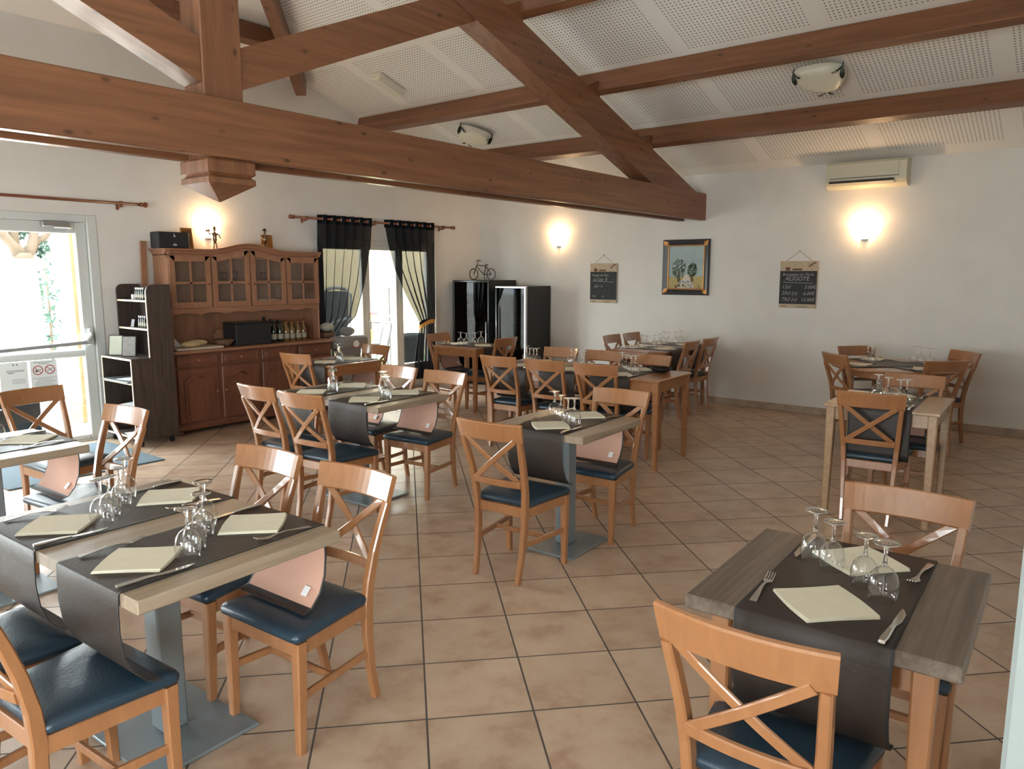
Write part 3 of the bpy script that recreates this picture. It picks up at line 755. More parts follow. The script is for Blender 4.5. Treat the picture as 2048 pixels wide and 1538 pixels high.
chair(7.51, 1.04, 45, 'beech chair on near right of the round table, its back to us')
# table under the painting
wooden(1.28, .68, 8.24, 4.19, 'wooden table for four under the painting by the right wall', M_beechX, M_beechX)
def crosswise(tx, ty, rz, off, who, w=.36, sy=.68, curl=True):
    setting(tx, ty, rz+R(90), sy, off, w, who, curl=curl, gset=[(-.06, -.13), (-.02, -.06), (.02, .06), (.05, .13)])
crosswise(8.24, 4.19, R(2), -.30, 'the right runner, table under the painting')
crosswise(8.24, 4.19, R(2), .30, 'the left runner, table under the painting')
chair(8.07, 4.80, 272, 'beech chair on left, far side of the table under the painting')
chair(8.53, 4.78, 270, 'beech chair on right, far side of the table under the painting')
chair(7.92, 3.63, 92, 'beech chair on left, near side of the table under the painting')
chair(8.46, 3.64, 90, 'beech chair on right, near side of the table under the painting')
# middle row
wooden(.70, .68, 5.865, 3.18, 'orange wooden table at right end of the middle row', M_beechX, M_beechX, rz=R(3))
setting(5.865, 3.18, R(3), .70, .12, .38, 'the right runner of the middle row', gset=[(-.10, -.12), (-.045, -.05), (.02, .03), (.075, .10)])
wooden(.70, 1.12, 5.84, 4.11, 'long orange wooden table at left end of the middle row', M_beechX, M_beechX, rz=R(3))
setting(5.84, 4.11, R(3), .70, -.26, .38, 'the centre runner of the middle row', gset=[(-.07, -.12), (-.02, -.05), (.03, .03), (.075, .10)])
setting(5.84, 4.11, R(3), .70, .26, .38, 'the left runner of the middle row', gset=[(-.07, -.12), (-.02, -.05), (.03, .03), (.075, .10)])
chair(5.325, 4.38, 2, 'beech chair leftmost on near side of the middle row of tables')
chair(5.335, 3.86, 4, 'beech chair central on near side of the middle row of tables')
chair(5.36, 3.34, 6, 'beech chair rightmost on near side of the middle row of tables')
chair(6.35, 4.36, 182, 'beech chair leftmost on far side of the middle row of tables')
chair(6.37, 3.86, 184, 'beech chair central on far side of the middle row of tables')
chair(6.33, 3.32, 184, 'beech chair rightmost on far side of the middle row of tables')
# black bread basket dish on the middle row
tag(obj('serving_bowl', MB().lathe([(.05, 0), (.075, .012), (.10, .04), (.098, .042), (.07, .015), (.001, .010)], 24, c=(6.02, 3.06, TH+.0045)), M_black), 'black bowl near right end of the middle row of tables', 'bowl')
wooden(.66, .69, 6.90, 6.10, 'square wooden table in front of the tall wine coolers', M_beechX, M_beechX)
crosswise(6.90, 6.10, R(2), 0, 'the table by the wine coolers', sy=.69)
chair(6.89, 6.66, 270, 'beech chair on far left side of the wine cooler table, by the curtain')
chair(6.93, 5.55, 90, 'beech chair on near right side of the wine cooler table, its back to us')
wooden(.68, .68, 4.81, 6.08, 'wooden table beside the right end of the dresser', M_beechX, M_beechX)
setting(4.81, 6.08, R(2), .68, -.06, .38, 'the table beside the dresser', gset=[(-.10, -.12), (-.055, -.06), (-.005, .01), (.05, .08)])
chair(4.28, 6.03, 6, 'beech chair on left of the table beside the dresser, its back to us')
chair(5.36, 6.08, 180, 'beech chair on right of the table beside the dresser, before the window')

# ------------------------------------------------------------------ dresser
dr = thing('dresser', 'large orange pine dresser with arched glazed top against the left wall', 'dresser', (4.73, 7.5, 0))
PI_ = parent_matrix(dr).inverted()
def dp(name, mb, m, parent=None, label=None):
    o = obj(name, mb, m, parent or dr, label)
    if parent is None: o.matrix_parent_inverse = PI_
    return o
X0, X1, YFt, YBk = 3.745, 5.70, 7.27, 7.75
dp('base_carcass', MB().box(X0, X1, YFt+.02, YBk, .09, .835).box(X0-.01, X1+.01, YFt-.0, YBk, .045, .10, .01), M_pinedark)
for x in (X0+.04, X1-.04):
    for y in (YFt+.05, YBk-.05): dp('foot', MB().lathe([(.028, 0), (.038, .02), (.03, .046)], 14, c=(x, y, 0)), M_pinedark)
dp('countertop', MB().box(X0-.025, X1+.025, YFt-.03, YBk, .835, .862, .008), M_pine)
cw = (X1-X0)/4
for i in range(4):
    a, b = X0+i*cw+.022, X0+(i+1)*cw-.022
    d = dp('drawer', MB().box(a, b, YFt-.002, YFt+.02, .70, .815, .006).box(a+.03, b-.03, YFt-.008, YFt, .722, .793, .006), M_pinedark)
    dp('knob', MB().lathe([(.008, 0), (.012, .008), (.015, .016), (.008, .022)], 12, c=(0, 0, 0)), M_pine, d).matrix_local = Matrix.Translation(((a+b)/2, YFt-.008, .757)) @ Matrix.Rotation(R(90), 4, 'X')
    dm = MB().box(a, b, YFt-.002, YFt+.02, .125, .675, .006)
    n = 12; arch = [(a+.06, .17), (b-.06, .17)]
    for k in range(n+1):
        u = k/n; arch.append((b-.06-(b-a-.12)*u, .56+.055*math.sin(math.pi*u)**1.5+(.012 if .1 < u < .9 else 0)))
    dm.prism(arch, YFt-.014, YFt-.001, 'Y')
    inn = [(x+(.028 if x < (a+b)/2 else -.028), z+(.028 if z < .3 else -.028)) for x, z in arch]
    dm.prism(inn, YFt-.020, YFt-.012, 'Y')
    d = dp('cupboard_door', dm, M_pinedark)
    kx = b-.025 if i % 2 == 0 else a+.025
    dp('knob', MB().lathe([(.008, 0), (.012, .008), (.015, .016), (.008, .022)], 12), M_pine, d).matrix_local = Matrix.Translation((kx, YFt-.004, .42)) @ Matrix.Rotation(R(90), 4, 'X')
# hutch
H0, H1, HF = 3.83, 5.675, 7.45
for a, b in ((H0, H0+.022), (H1-.022, H1)): dp('side_panel', MB().box(a, b, HF+.002, YBk, .863, 1.85, .003), M_pineZ)
dp('back_panel', MB().box(H0+.022, H1-.022, YBk-.014, YBk-.002, .863, 1.85), M_pineZ)
dp('shelf', MB().box(H0+.022, H1-.022, HF+.02, YBk-.014, 1.275, 1.293).box(H0+.022, H1-.022, HF+.05, YBk-.014, 1.55, 1.565), M_pine)
ct = lambda x: 1.835+.072*(0.5+0.5*math.cos(min(1, abs(x-4.75)/.50)*math.pi))
pts = [(H0, 1.75), (H1, 1.75)]+[(H1-(H1-H0)*k/40, ct(H1-(H1-H0)*k/40)) for k in range(41)]
dp('hutch_front_rail', MB().prism([(H0, 1.80), (H1, 1.80)]+pts[2:], HF, HF+.02, 'Y').box(H0, H1, HF+.001, HF+.02, 1.262, 1.285), M_pine)
dp('cabinet_roof', MB().box(H0, H1, HF+.02, YBk, 1.828, 1.85), M_pine)
# scalloped valance
val = [(H0+.022, 1.262), (H0+.022, 1.195)]
nsc = 6
for k in range(nsc*8+1):
    u = k/(nsc*8); x = H0+.022+(H1-H0-.044)*u; val.append((x, 1.212+.026*abs(math.sin(math.pi*u*nsc))))
val += [(H1-.022, 1.195), (H1-.022, 1.262)]
dp('valance', MB().prism(val, HF+.004, HF+.02, 'Y'), M_pine)
# cornice following the arch
cn = MB()
prof = [(.0, .0), (-.012, .012), (-.018, .030), (-.034, .046), (-.040, .060), (.02, .060), (.02, 0)]
rr = []
for k in range(49):
    x = H0-.03+(H1-H0+.06)*k/48; z = ct(x)
    rr.append([(x, HF+py, z+pz) for py, pz in prof])
cn.rings(rr, 0, False)
for x0, s in ((H0, -1), (H1, 1)):
    cn.rings([[(x0-s*py*1.0*(1) if s < 0 else x0-py, y, 1.835+pz) for py, pz in prof] for y in (HF-.03, YBk)] if s > 0 else [[(x0+py, y, 1.835+pz) for py, pz in prof] for y in (HF-.03, YBk)], 0, False)
dp('cornice', cn, M_pine)
hw = (H1-H0)/4
for i in range(4):
    a, b = H0+i*hw+.008, H0+(i+1)*hw-.008
    f = .058; z0, z1 = 1.29, None
    tz = lambda x: ct(x)-.018 if i in (1, 2) else 1.822
    y0, y1 = HF-.018, HF-.001
    fm = MB().box(a, a+f, y0, y1, z0, tz(a)-.001).box(b-f, b, y0, y1, z0, tz(b)-.001).box(a+f, b-f, y0, y1, z0, z0+f)
    top = [(a+f-(0), tz(a+f)-f)]
    N_ = 10
    up_ = [(a+(b-a)*k/N_, tz(a+(b-a)*k/N_)) for k in range(N_+1)]
    lo_ = [(b-f-(b-a-2*f)*k/N_, tz(b-f-(b-a-2*f)*k/N_)-f) for k in range(N_+1)]
    fm.prism(list(reversed(up_+lo_)), y0, y1, 'Y')
    mxx = (a+b)/2; fm.box(mxx-.011, mxx+.011, y0+.002, y1-.002, z0+f, tz(mxx)-f).box(a+f, b-f, y0+.002, y1-.002, 1.535, 1.557)
    d = dp('glazed_door', fm, M_pineZ)
    dp('glass_pane', MB().prism([(a+f-.004, z0+f-.004), (b-f+.004, z0+f-.004), (b-f+.004, tz(b-f)-f+.004), (mxx, tz(mxx)-f+.004), (a+f-.004, tz(a+f)-f+.004)], y0+.007, y0+.010, 'Y'), M_pane, d)
    kx = (b-.03) if i in (0, 1) else (a+.03)
    dp('knob', MB().lathe([(.006, 0), (.009, .006), (.012, .013), (.006, .018)], 12), M_pinedark, d).matrix_local = Matrix.Translation((kx, y0, 1.53)) @ Matrix.Rotation(R(90), 4, 'X')
# crockery behind the panes
def cup(x, y, z, lab, kind='tumbler'):
    def mk():
        o = obj('tumbler', MB().lathe([(.028, .0), (.034, .10), (.032, .10), (.026, .006), (.001, .006)], 16), M_glass); o['category'] = 'glass'; return o
    place('tumbler', mk, (x, y, z), 0, lab, 'tumblers in the dresser')
for i, (x, z, s_) in enumerate(((4.42, 1.565, 'upper shelf second door, left'), (4.54, 1.565, 'upper shelf second door, centre'), (4.66, 1.565, 'upper shelf second door, right'), (4.86, 1.565, 'upper shelf third door, left'), (5.02, 1.565, 'upper shelf third door, right'), (5.32, 1.565, 'upper shelf fourth door, left'), (5.55, 1.293, 'lower shelf fourth door'))):
    cup(x, 7.60, z, 'clear tumbler inside the dresser, '+s_)
def bowl_mk():
    o = obj('china_bowl', MB().lathe([(.03, 0), (.06, .03), (.07, .06), (.067, .06), (.05, .02), (.001, .012)], 20), M_dish); o['category'] = 'bowl'; return o
place('china', bowl_mk, (4.98, 7.6, 1.293), 0, 'white china bowl on lower shelf behind third dresser door', 'china in the dresser')
place('china', bowl_mk, (5.12, 7.6, 1.293), 0, 'white china bowl right of its twin behind third dresser door', 'china in the dresser')
place('china', bowl_mk, (5.33, 7.6, 1.293), 0, 'white china bowl on lower shelf behind fourth dresser door', 'china in the dresser')
# on top of the dresser
ztop = 1.895
sp = thing('speaker', 'wide black speaker box with small white emblem on top of the dresser', 'speaker', (3.93, 7.56, ztop))
obj('cabinet', MB().box(-.165, .160, -.085, .085, 0, .165, .008), M_softblack, sp)
em = MB(); em.tube([(0, -.092, .118), (0, -.092, .137), (-.004, -.092, .145)], .0035, 6).tube([(-.008, -.092, .122), (.012, -.092, .118)], .004, 6)
obj('emblem', em, M_tag, sp)
obj('lettering', MB().box(-.018, .024, -.0925, -.089, .030, .040, .002).box(-.01, .015, -.092, -.089, .046, .049), M_tag, sp)
o = thing('standing_frame', 'gilded upright picture frame beside the black speaker on the dresser', 'picture frame', (4.165, 7.64, ztop))
obj('frame_border', MB(Matrix.Rotation(R(-6), 4, 'X')).box(-.065, .065, 0, .015, 0, .225, .004), M_gilt, o)
obj('picture', MB(Matrix.Rotation(R(-6), 4, 'X')).box(-.045, .045, -.003, .0, .03, .195), M_bronze, o)
def figurine(name, label, loc, pose):
    t = thing(name, label, 'figurine', loc)
    b = MB()
    b.tube([(-.018, 0, .002), (-.012, 0, .05), (-.006, 0, .095)], [.006, .007, .010], 8).tube([(.022, 0, .002), (.014, 0, .05), (.006, 0, .095)], [.006, .007, .010], 8)
    b.ball((-.024, -.008, .004), (.016, .008, .005), 8).ball((.028, -.008, .004), (.016, .008, .005), 8)
    b.lathe([(.012, .085), (.022, .10), (.020, .13), (.026, .165), (.012, .185), (.008, .195)], 12)
    b.ball((.0, 0, .213), (.016, .016, .019), 12)
    if pose == 0:
        b.tube([(-.02, 0, .175), (-.06, -.01, .16), (-.085, -.02, .185)], [.008, .007, .005], 8).tube([(.02, 0, .175), (.05, -.01, .15), (.055, -.02, .12)], [.008, .007, .005], 8)
        b.box(-.125, -.055, -.05, .01, .186, .191)
        b.ball((-.10, -.02, .20), (.014, .014, .012), 8).ball((-.075, -.02, .203), (.012, .012, .015), 8)
        b.lathe([(.024, .225), (.024, .229), (.014, .231), (.013, .245), (.001, .247)], 12)
    else:
        b.tube([(-.02, 0, .175), (-.04, -.008, .15), (-.036, -.018, .12)], [.010, .009, .006], 8).tube([(.02, 0, .175), (.04, -.008, .15), (.036, -.018, .12)], [.010, .009, .006], 8)
        b.lathe([(.030, .10), (.024, .13), (.030, .17)], 12)
        b.lathe([(.026, .225), (.026, .230), (.016, .233), (.014, .25), (.001, .252)], 12, 1)
    obj('body', b, [M_bronze, M_black], t); return t
figurine('figurine', 'metal waiter figurine with raised tray before the lit sconce on the dresser', (4.42, 7.55, ztop), 0)
figurine('figurine', 'metal hatted figurine in front of an amber tile on the dresser', (5.03, 7.55, ztop), 1)
tag(obj('amber_tile', MB(T(5.14, 7.66, ztop) @ Matrix.Rotation(R(-7), 4, 'X')).box(-.075, .075, 0, .012, 0, .19, .003), M_gilt), 'square amber tile leaning behind a figurine on the dresser', 'tile')
tag(obj('plank', MB(T(3.64, 7.68, 0) @ Matrix.Rotation(R(2), 4, 'Y')).box(-.03, .03, -.012, .012, 0, 1.97, .003), M_pineZ), 'narrow wooden plank standing upright left of the dresser', 'plank')
# on the counter
zk = .8625
tag(obj('bread_board', MB().box(3.80, 4.32, 7.32, 7.60, zk, zk+.022, .005), M_ply), 'pale bread board on left of the dresser counter', 'board')
def loaf(x, y, sx, sy, sz, rz, lab):
    b = MB(T(x, y, zk+.023+sz*.93, rz)).ball((0, 0, 0), (sx, sy, sz), 16)
    tag(obj('bread_loaf', b, M_bread), lab, 'bread', 'bread on the board')
loaf(4.00, 7.40, .12, .055, .035, R(6), 'long pale bread loaf at front of the bread board')
loaf(4.12, 7.50, .11, .05, .035, R(-10), 'bread loaf behind the front loaf on the bread board')
b = MB()
b.grid(lambda u, v: (3.88+.16*(u-.5)+.01*math.sin(9*v), 7.55+.08*(v-.5), zk+.023+.10*math.sin(math.pi*u)*math.sin(math.pi*v)+.012*math.sin(17*u+5*v)**2), 10, 8)
tag(obj('paper_bag', b, M_dish), 'crumpled whitish paper bag at back left of the bread board', 'bag')
tag(obj('bread_basket', MB().lathe([(.06, 0), (.085, .03), (.11, .075), (.105, .078), (.08, .032), (.001, .012)], 20, c=(4.40, 7.45, zk)), M_wicker), 'shallow woven basket between bread board and black crate', 'basket')
tag(obj('round_board', MB(T(4.50, 7.66, zk+.085) @ Matrix.Rotation(R(78), 4, 'X')).lathe([(.085, -.008), (.09, 0), (.085, .008)], 24), M_pine), 'round wooden board leaning at back of the dresser counter', 'board')
cr = thing('crate', 'big black crate on the dresser counter beside the bottles', 'crate', (4.72, 7.50, zk))
obj('crate_body', MB().box(-.22, .22, -.13, .13, 0, .235, .006), M_softblack, cr)
obj('lid', MB().box(-.225, .225, -.135, .135, .236, .25, .005), M_black, cr)
def bottle_maker(glass, k):
    def mk():
        t = thing('bottle', 'glass bottle on the dresser counter', 'bottle', group='bottles on the dresser')
        obj('glass_body', MB().lathe([(.033, 0), (.036, .004), (.036, .13), (.032, .155), (.015, .185), (.013, .23), (.015, .232), (.015, .245), (.001, .246)], 16), glass, t)
        obj('paper_label', MB().lathe([(.0366, .035), (.0366, .095)], 16, caps=False), M_label, t)
        obj('cap', MB().lathe([(.0155, .222), (.0155, .249), (.001, .25)], 12), M_gilt if k else M_black, t)
        return t
    return mk
spots = [(5.00, 7.60, 1.15, 0, 'tall dark bottle first from the crate, back row'), (5.015, 7.44, 1.0, 0, 'dark bottle first from the crate, front row'), (5.095, 7.62, 1.02, 0, 'dark bottle second from the crate, back row'), (5.11, 7.45, 1.0, 0, 'dark bottle second from the crate, front row'),
         (5.19, 7.62, .98, 0, 'dark bottle third from the crate, back row'), (5.20, 7.46, .92, 1, 'amber bottle third from the crate, front row'), (5.28, 7.62, .95, 1, 'amber bottle fourth from the crate, back row'), (5.285, 7.47, .90, 1, 'amber bottle fourth from the crate, front row'),
         (5.36, 7.62, .92, 1, 'amber bottle fifth from the crate, back row'), (5.37, 7.47, .9, 1, 'amber bottle fifth from the crate, front row'), (5.45, 7.62, .92, 1, 'amber bottle at right end, back row'), (5.455, 7.48, .9, 1, 'amber bottle at right end, front row')]
for x, y, s, k, lab in spots:
    o = place(('bottle', k), bottle_maker(M_bottle2 if k else M_bottle, k), (x, y, zk), 0, lab+' on the dresser', 'bottles on the dresser'); o.scale = (1, 1, s)

# ------------------------------------------------------------------ dark rolling service cabinet
sv = thing('service_cabinet', 'dark stepped service cabinet on castors in front of the dresser', 'cabinet', (3.44, 7.3, 0))
PIS = parent_matrix(sv).inverted()
def vp(name, mb, m):
    o = obj(name, mb, m, sv); o.matrix_parent_inverse = PIS; return o
def side(y0, y1):
    P = [(3.235, .07), (3.645, .07), (3.645, 1.54), (3.47, 1.54)]
    for k in range(7):
        a = R(90+90*k/6); P.append((3.475+.06*math.cos(a), 1.48+.06*math.sin(a)))
    P += [(3.415, .845), (3.235, .845)]
    return MB().prism(P, y0, y1, 'Y')
vp('side_panel', side(7.08, 7.098), M_wenge); vp('side_panel', side(7.685, 7.703), M_wenge)
for ex, ey, z0_, z1_ in ((3.229, 7.08, .07, .845), (3.229, 7.685, .07, .845), (3.4095, 7.08, .85, 1.48)): vp('edge_strip', MB().box(ex, ex+.005, ey, ey+.018, z0_, z1_), M_ply)
vp('back_panel', MB().box(3.63, 3.645, 7.098, 7.685, .07, 1.52), M_wenge)
for z, x0 in ((.08, 3.24), (.60, 3.24), (.83, 3.235), (1.105, 3.42), (1.375, 3.42)):
    vp('shelf', MB().box(x0, 3.63, 7.098, 7.685, z, z+.018), M_wenge)
    vp('shelf_edge', MB().box(x0-.004, x0, 7.098, 7.685, z, z+.018), M_ply)
for x in (3.29, 3.59):
    for y in (7.12, 7.66):
        o = vp('castor', MB().box(x-.012, x+.012, y-.012, y+.012, .045, .07).tube([(x-.0, y-.010, .026), (x, y+.010, .026)], .026, 14), M_black)
def spice_mk():
    t = thing('spice_bottle', 'small bottle with pale cap', 'bottle', group='condiment bottles')
    obj('glass_body', MB().lathe([(.015, 0), (.016, .003), (.016, .075), (.009, .09), (.009, .097)], 12), M_bottle, t)
    obj('paper_label', MB().lathe([(.0165, .022), (.0165, .052)], 12, caps=False), M_label, t)
    obj('cap', MB().lathe([(.011, .095), (.011, .118), (.001, .119)], 10), M_alu, t)
    return t
for i in range(5):
    place('spice', spice_mk, (3.45, 7.20+.036*i, 1.3932), 0, f'small condiment bottle on top cabinet shelf, {["first", "second", "third", "fourth", "fifth"][i]} from its near side', 'condiment bottles')
for i in range(4):
    place('spice', spice_mk, (3.45, 7.20+.038*i, 1.1232), 0, f'small condiment bottle on middle cabinet shelf, {["first", "second", "third", "fourth"][i]} from its near side', 'condiment bottles')
tag(obj('small_jar', MB().lathe([(.02, 0), (.024, .01), (.024, .045), (.02, .05), (.001, .05)], 14, c=(3.46, 7.42, 1.3932)), M_dish), 'small white jar left of bottles on top cabinet shelf', 'jar')
tag(obj('small_card', MB(T(3.46, 7.50, 1.1235) @ Matrix.Rotation(R(12), 4, 'Y')).box(-.003, .003, -.03, .03, 0, .075), M_alu), 'small metal card stand on middle cabinet shelf', 'card stand')
for i, (y, x, w, h, lab, m) in enumerate(((7.56, 3.31, .15, .20, 'grey leaflet standing at left on the cabinet step', M_sling), (7.36, 3.34, .14, .20, 'colourful leaflet standing at right on the cabinet step', M_greycloth))):
    t = thing('leaflet', lab, 'leaflet', (x, y, .8485), R(38))
    obj('backing', MB(Matrix.Rotation(R(10), 4, 'Y')).box(0, .006, -w/2, w/2, 0, h), M_black, t)
    obj('cover', MB(Matrix.Rotation(R(10), 4, 'Y')).box(-.0015, 0, -w/2+.008, w/2-.008, .008, h-.008), m, t)
tag(obj('tray', MB().box(3.20, 3.60, 7.12, 7.66, .6185, .632, .004), M_greymetal), 'grey tray on upper open shelf of the dark cabinet', 'tray')
tag(obj('paper_sheet', MB(T(3.40, 7.36, .6325, R(12))).box(-.15, .15, -.10, .10, 0, .003), M_paper), 'white sheet lying on the grey tray in the cabinet', 'paper')
for i in range(4):
    tag(obj('paper_sheet', MB(T(3.40+.01*i, 7.28-.01*i, .0985+.25*0+.004*i, R(8*i-10))).box(-.15, .15, -.11, .11, 0, .003), M_paper), f'white sheet number {["one", "two", "three", "four"][i]} from the bottom, bottom cabinet shelf', 'paper', 'papers in the cabinet')
t = thing('document_stack', 'loose stack of papers inside lower part of the dark cabinet', 'papers', (3.40, 7.38, .345))
vp('shelf', MB().box(3.24, 3.63, 7.098, 7.685, .325, .343), M_wenge)
for i in range(4): obj('sheet', MB(T(.0, 0, .003+.007*i, R(11*i-14)) @ Matrix.Rotation(R(1.2*i), 4, 'X')).box(-.16, .15, -.11, .12, 0, .004), M_paper if i % 2 else M_card, t)

# doormat
tag(obj('doormat', MB().box(1.95, 3.17, 6.44, 7.62, .0005, .012, .003), M_mat), 'blue grey doormat on the floor inside the exit door', 'doormat')

# notices on the door glass
def notice(x, label, icons):
    t = thing('notice', label, 'notice', (x, fy0+.028, .70))
    obj('sheet', MB().box(-.115, .115, -.0012, -.0002, -.13, .135), M_paper, t)
    ink = MB()
    def ln(x0, x1, z, h=.004): ink.box(x0, x1, -.0020, -.0013, z, z+h)
    if icons:
        ln(-.085, .085, .112); ln(-.045, .045, .100)
        for k, (a, b) in enumerate(((-.10, .10), (-.06, .06), (-.07, .09), (-.08, .09), (-.09, .05), (-.08, .08))): ln(a, b, -.035-.014*k, .003)
        for cx in (-.05, .052):
            r = MB(); n = 28
            for k in range(n):
                a0, a1 = 2*math.pi*k/n, 2*math.pi*(k+1)/n
                r.ad([(cx+.044*math.cos(a0), -.0022, .042+.044*math.sin(a0)), (cx+.044*math.cos(a1), -.0022, .042+.044*math.sin(a1)), (cx+.036*math.cos(a1), -.0022, .042+.036*math.sin(a1)), (cx+.036*math.cos(a0), -.0022, .042+.036*math.sin(a0))], [(0, 1, 2, 3)])
            r.sweep([(cx-.028, -.0022, .042+.028), (cx+.028, -.0022, .042-.028)], (0, 1, 0), .0004, .006, 0)
            obj('prohibition_ring', r, M_redink, t)
        ink.sweep([(.052-.026, -.0017, .028), (.052+.024, -.0017, .055)], (0, 1, 0), .0004, .006, 0)
        ink.disc((-.05-.012, -.0017, .036), (0, -1, 0), .013, 14).disc((-.05+.018, -.0017, .046), (0, -1, 0), .007, 10)
    else:
        ink.disc((.0, -.0017, .11), (0, -1, 0), .007, 10).disc((.03, -.0017, .11), (0, -1, 0), .007, 10)
        ln(-.06, .09, .055); ln(-.06, .085, .045); ln(-.05, .0, .032, .006)
        for k in range(3): ln(-.02, .09, -.03-.016*k, .003)
    obj('printed_lines', ink, M_ink, t)
notice(2.755, 'white notice with two round prohibition signs on the exit door glass', True)
notice(2.505, 'white printed notice left of the prohibition notice on the exit door', False)

# ------------------------------------------------------------------ curtains
def rod(x0, x1, z, brackets, lab, z1=None):
    z1 = z1 if z1 is not None else z
    t = thing('curtain_rod', lab, 'curtain rod', ((x0+x1)/2, YL-.10, z)); o = Vector(t.location)
    P = lambda x: Vector((x, YL-.10, z+(z1-z)*(x-x0)/(x1-x0)))-o
    obj('pole', MB().tube([P(x0), P(x1)], .0145, 14), M_rod, t)
    for e_, s in ((x0, -1), (x1, 1)):
        c = P(e_)
        M = Matrix.Translation(c) @ Matrix.Rotation(R(90)*s, 4, 'Y')
        obj('finial', MB(M).lathe([(.015, 0), (.024, .008), (.024, .018), (.016, .026), (.026, .045), (.028, .062), (.018, .078), (.001, .082)], 14), M_rod, t)
    for bx in brackets:
        c = P(bx)
        obj('bracket', MB().tube([c+Vector((0, .098, -.028)), c+Vector((0, 0, -.026))], .011, 10).cbox(c.x, c.y+.094, c.z-.028, .03, .008, .06, .003).tube([c+Vector((-.012, 0, 0)), c+Vector((.012, 0, 0))], .022, 14), M_rod, t)
    return t
rod(1.0, 3.70, 2.325, (1.2, 3.52), 'dark red wooden curtain rod above the glass exit door')
rod(5.53, 8.26, 2.31, (5.70, 6.80, 8.10), 'red brown wooden curtain rod carrying black curtains')
yc = YL-.10
def curtain(name, lab, left_fn, right_fn, z0, z1, waves, eyelets, tie=None):
    t = thing(name, lab, 'curtain', (0, 0, 0))
    n = 72; k = 44
    def fn(u, v):
        z = z1+(z0-z1)*v
        a, b = left_fn(z), right_fn(z)
        x = a+(b-a)*u
        amp = .032*min(1, (b-a)/.5)+.006
        return (x, yc+amp*math.sin(2*math.pi*waves*u+.5*math.sin(3*v)), z)
    obj('sheer_fabric', MB().grid(fn, n, k), M_curtain, t)
    hd_ = MB()
    def fh(u, v):
        z = z1+.0-(.105)*v
        a, b = left_fn(z1), right_fn(z1)
        x = a+(b-a)*u
        return (x, yc-.002+.038*math.sin(2*math.pi*waves*u), z)
    obj('heading_band', hd_.grid(fh, n, 2), M_curtain2, t)
    a, b = left_fn(z1), right_fn(z1)
    for i in range(eyelets):
        x = a+(b-a)*(i+.5)/eyelets
        ring = MB(); c = Vector((x, yc, 2.31)); N2 = 18
        ring.tube([(x+.018*math.sin(2*math.pi*q/N2)*.5, yc+.023*math.sin(2*math.pi*q/N2), 2.31+.025*math.cos(2*math.pi*q/N2)) for q in range(N2+1)], .0045, 6)
        obj('eyelet', ring, M_chrome, t)
    return t
def lerp(tab):
    def f(z):
        for (za, xa), (zb, xb) in zip(tab, tab[1:]):
            if za >= z >= zb:
                u = (za-z)/(za-zb); u = u*u*(3-2*u) if False else u
                return xa+(xb-xa)*u
        return tab[-1][1] if z < tab[-1][0] else tab[0][1]
    return f
curtain('curtain', 'black sheer curtain on left, swept toward the dresser', lerp([(2.36, 5.86), (.95, 5.84), (.70, 5.84)]), lerp([(2.36, 6.73), (2.0, 6.70), (1.5, 6.58), (1.1, 6.42), (.93, 6.20), (.70, 6.05)]), .30, 2.36, 6, 6)
cr2 = curtain('curtain', 'black sheer curtain on right, tied back with a gold band', lerp([(2.36, 6.95), (2.05, 7.02), (1.7, 7.14), (1.3, 7.37), (1.05, 7.53), (.93, 7.60), (.85, 7.58), (.5, 7.50), (.2, 7.46)]), lerp([(2.36, 7.90), (1.0, 7.89), (.93, 7.86), (.5, 7.90), (.2, 7.90)]), .14, 2.36, 6, 6)
P_ = []
tb = MB(); n = 20
def band(u, v):
    a = math.pi*2*u; x = 7.725+.152*math.cos(a); y = yc+.055*math.sin(a)
    z = .905+.06*((x-7.573)/.304)+.06*(v-.5)-.02*math.cos(a*2)
    return (x, y, z)
obj('tieback', tb.grid(band, 28, 3), M_gold, cr2, 'gold tieback band')

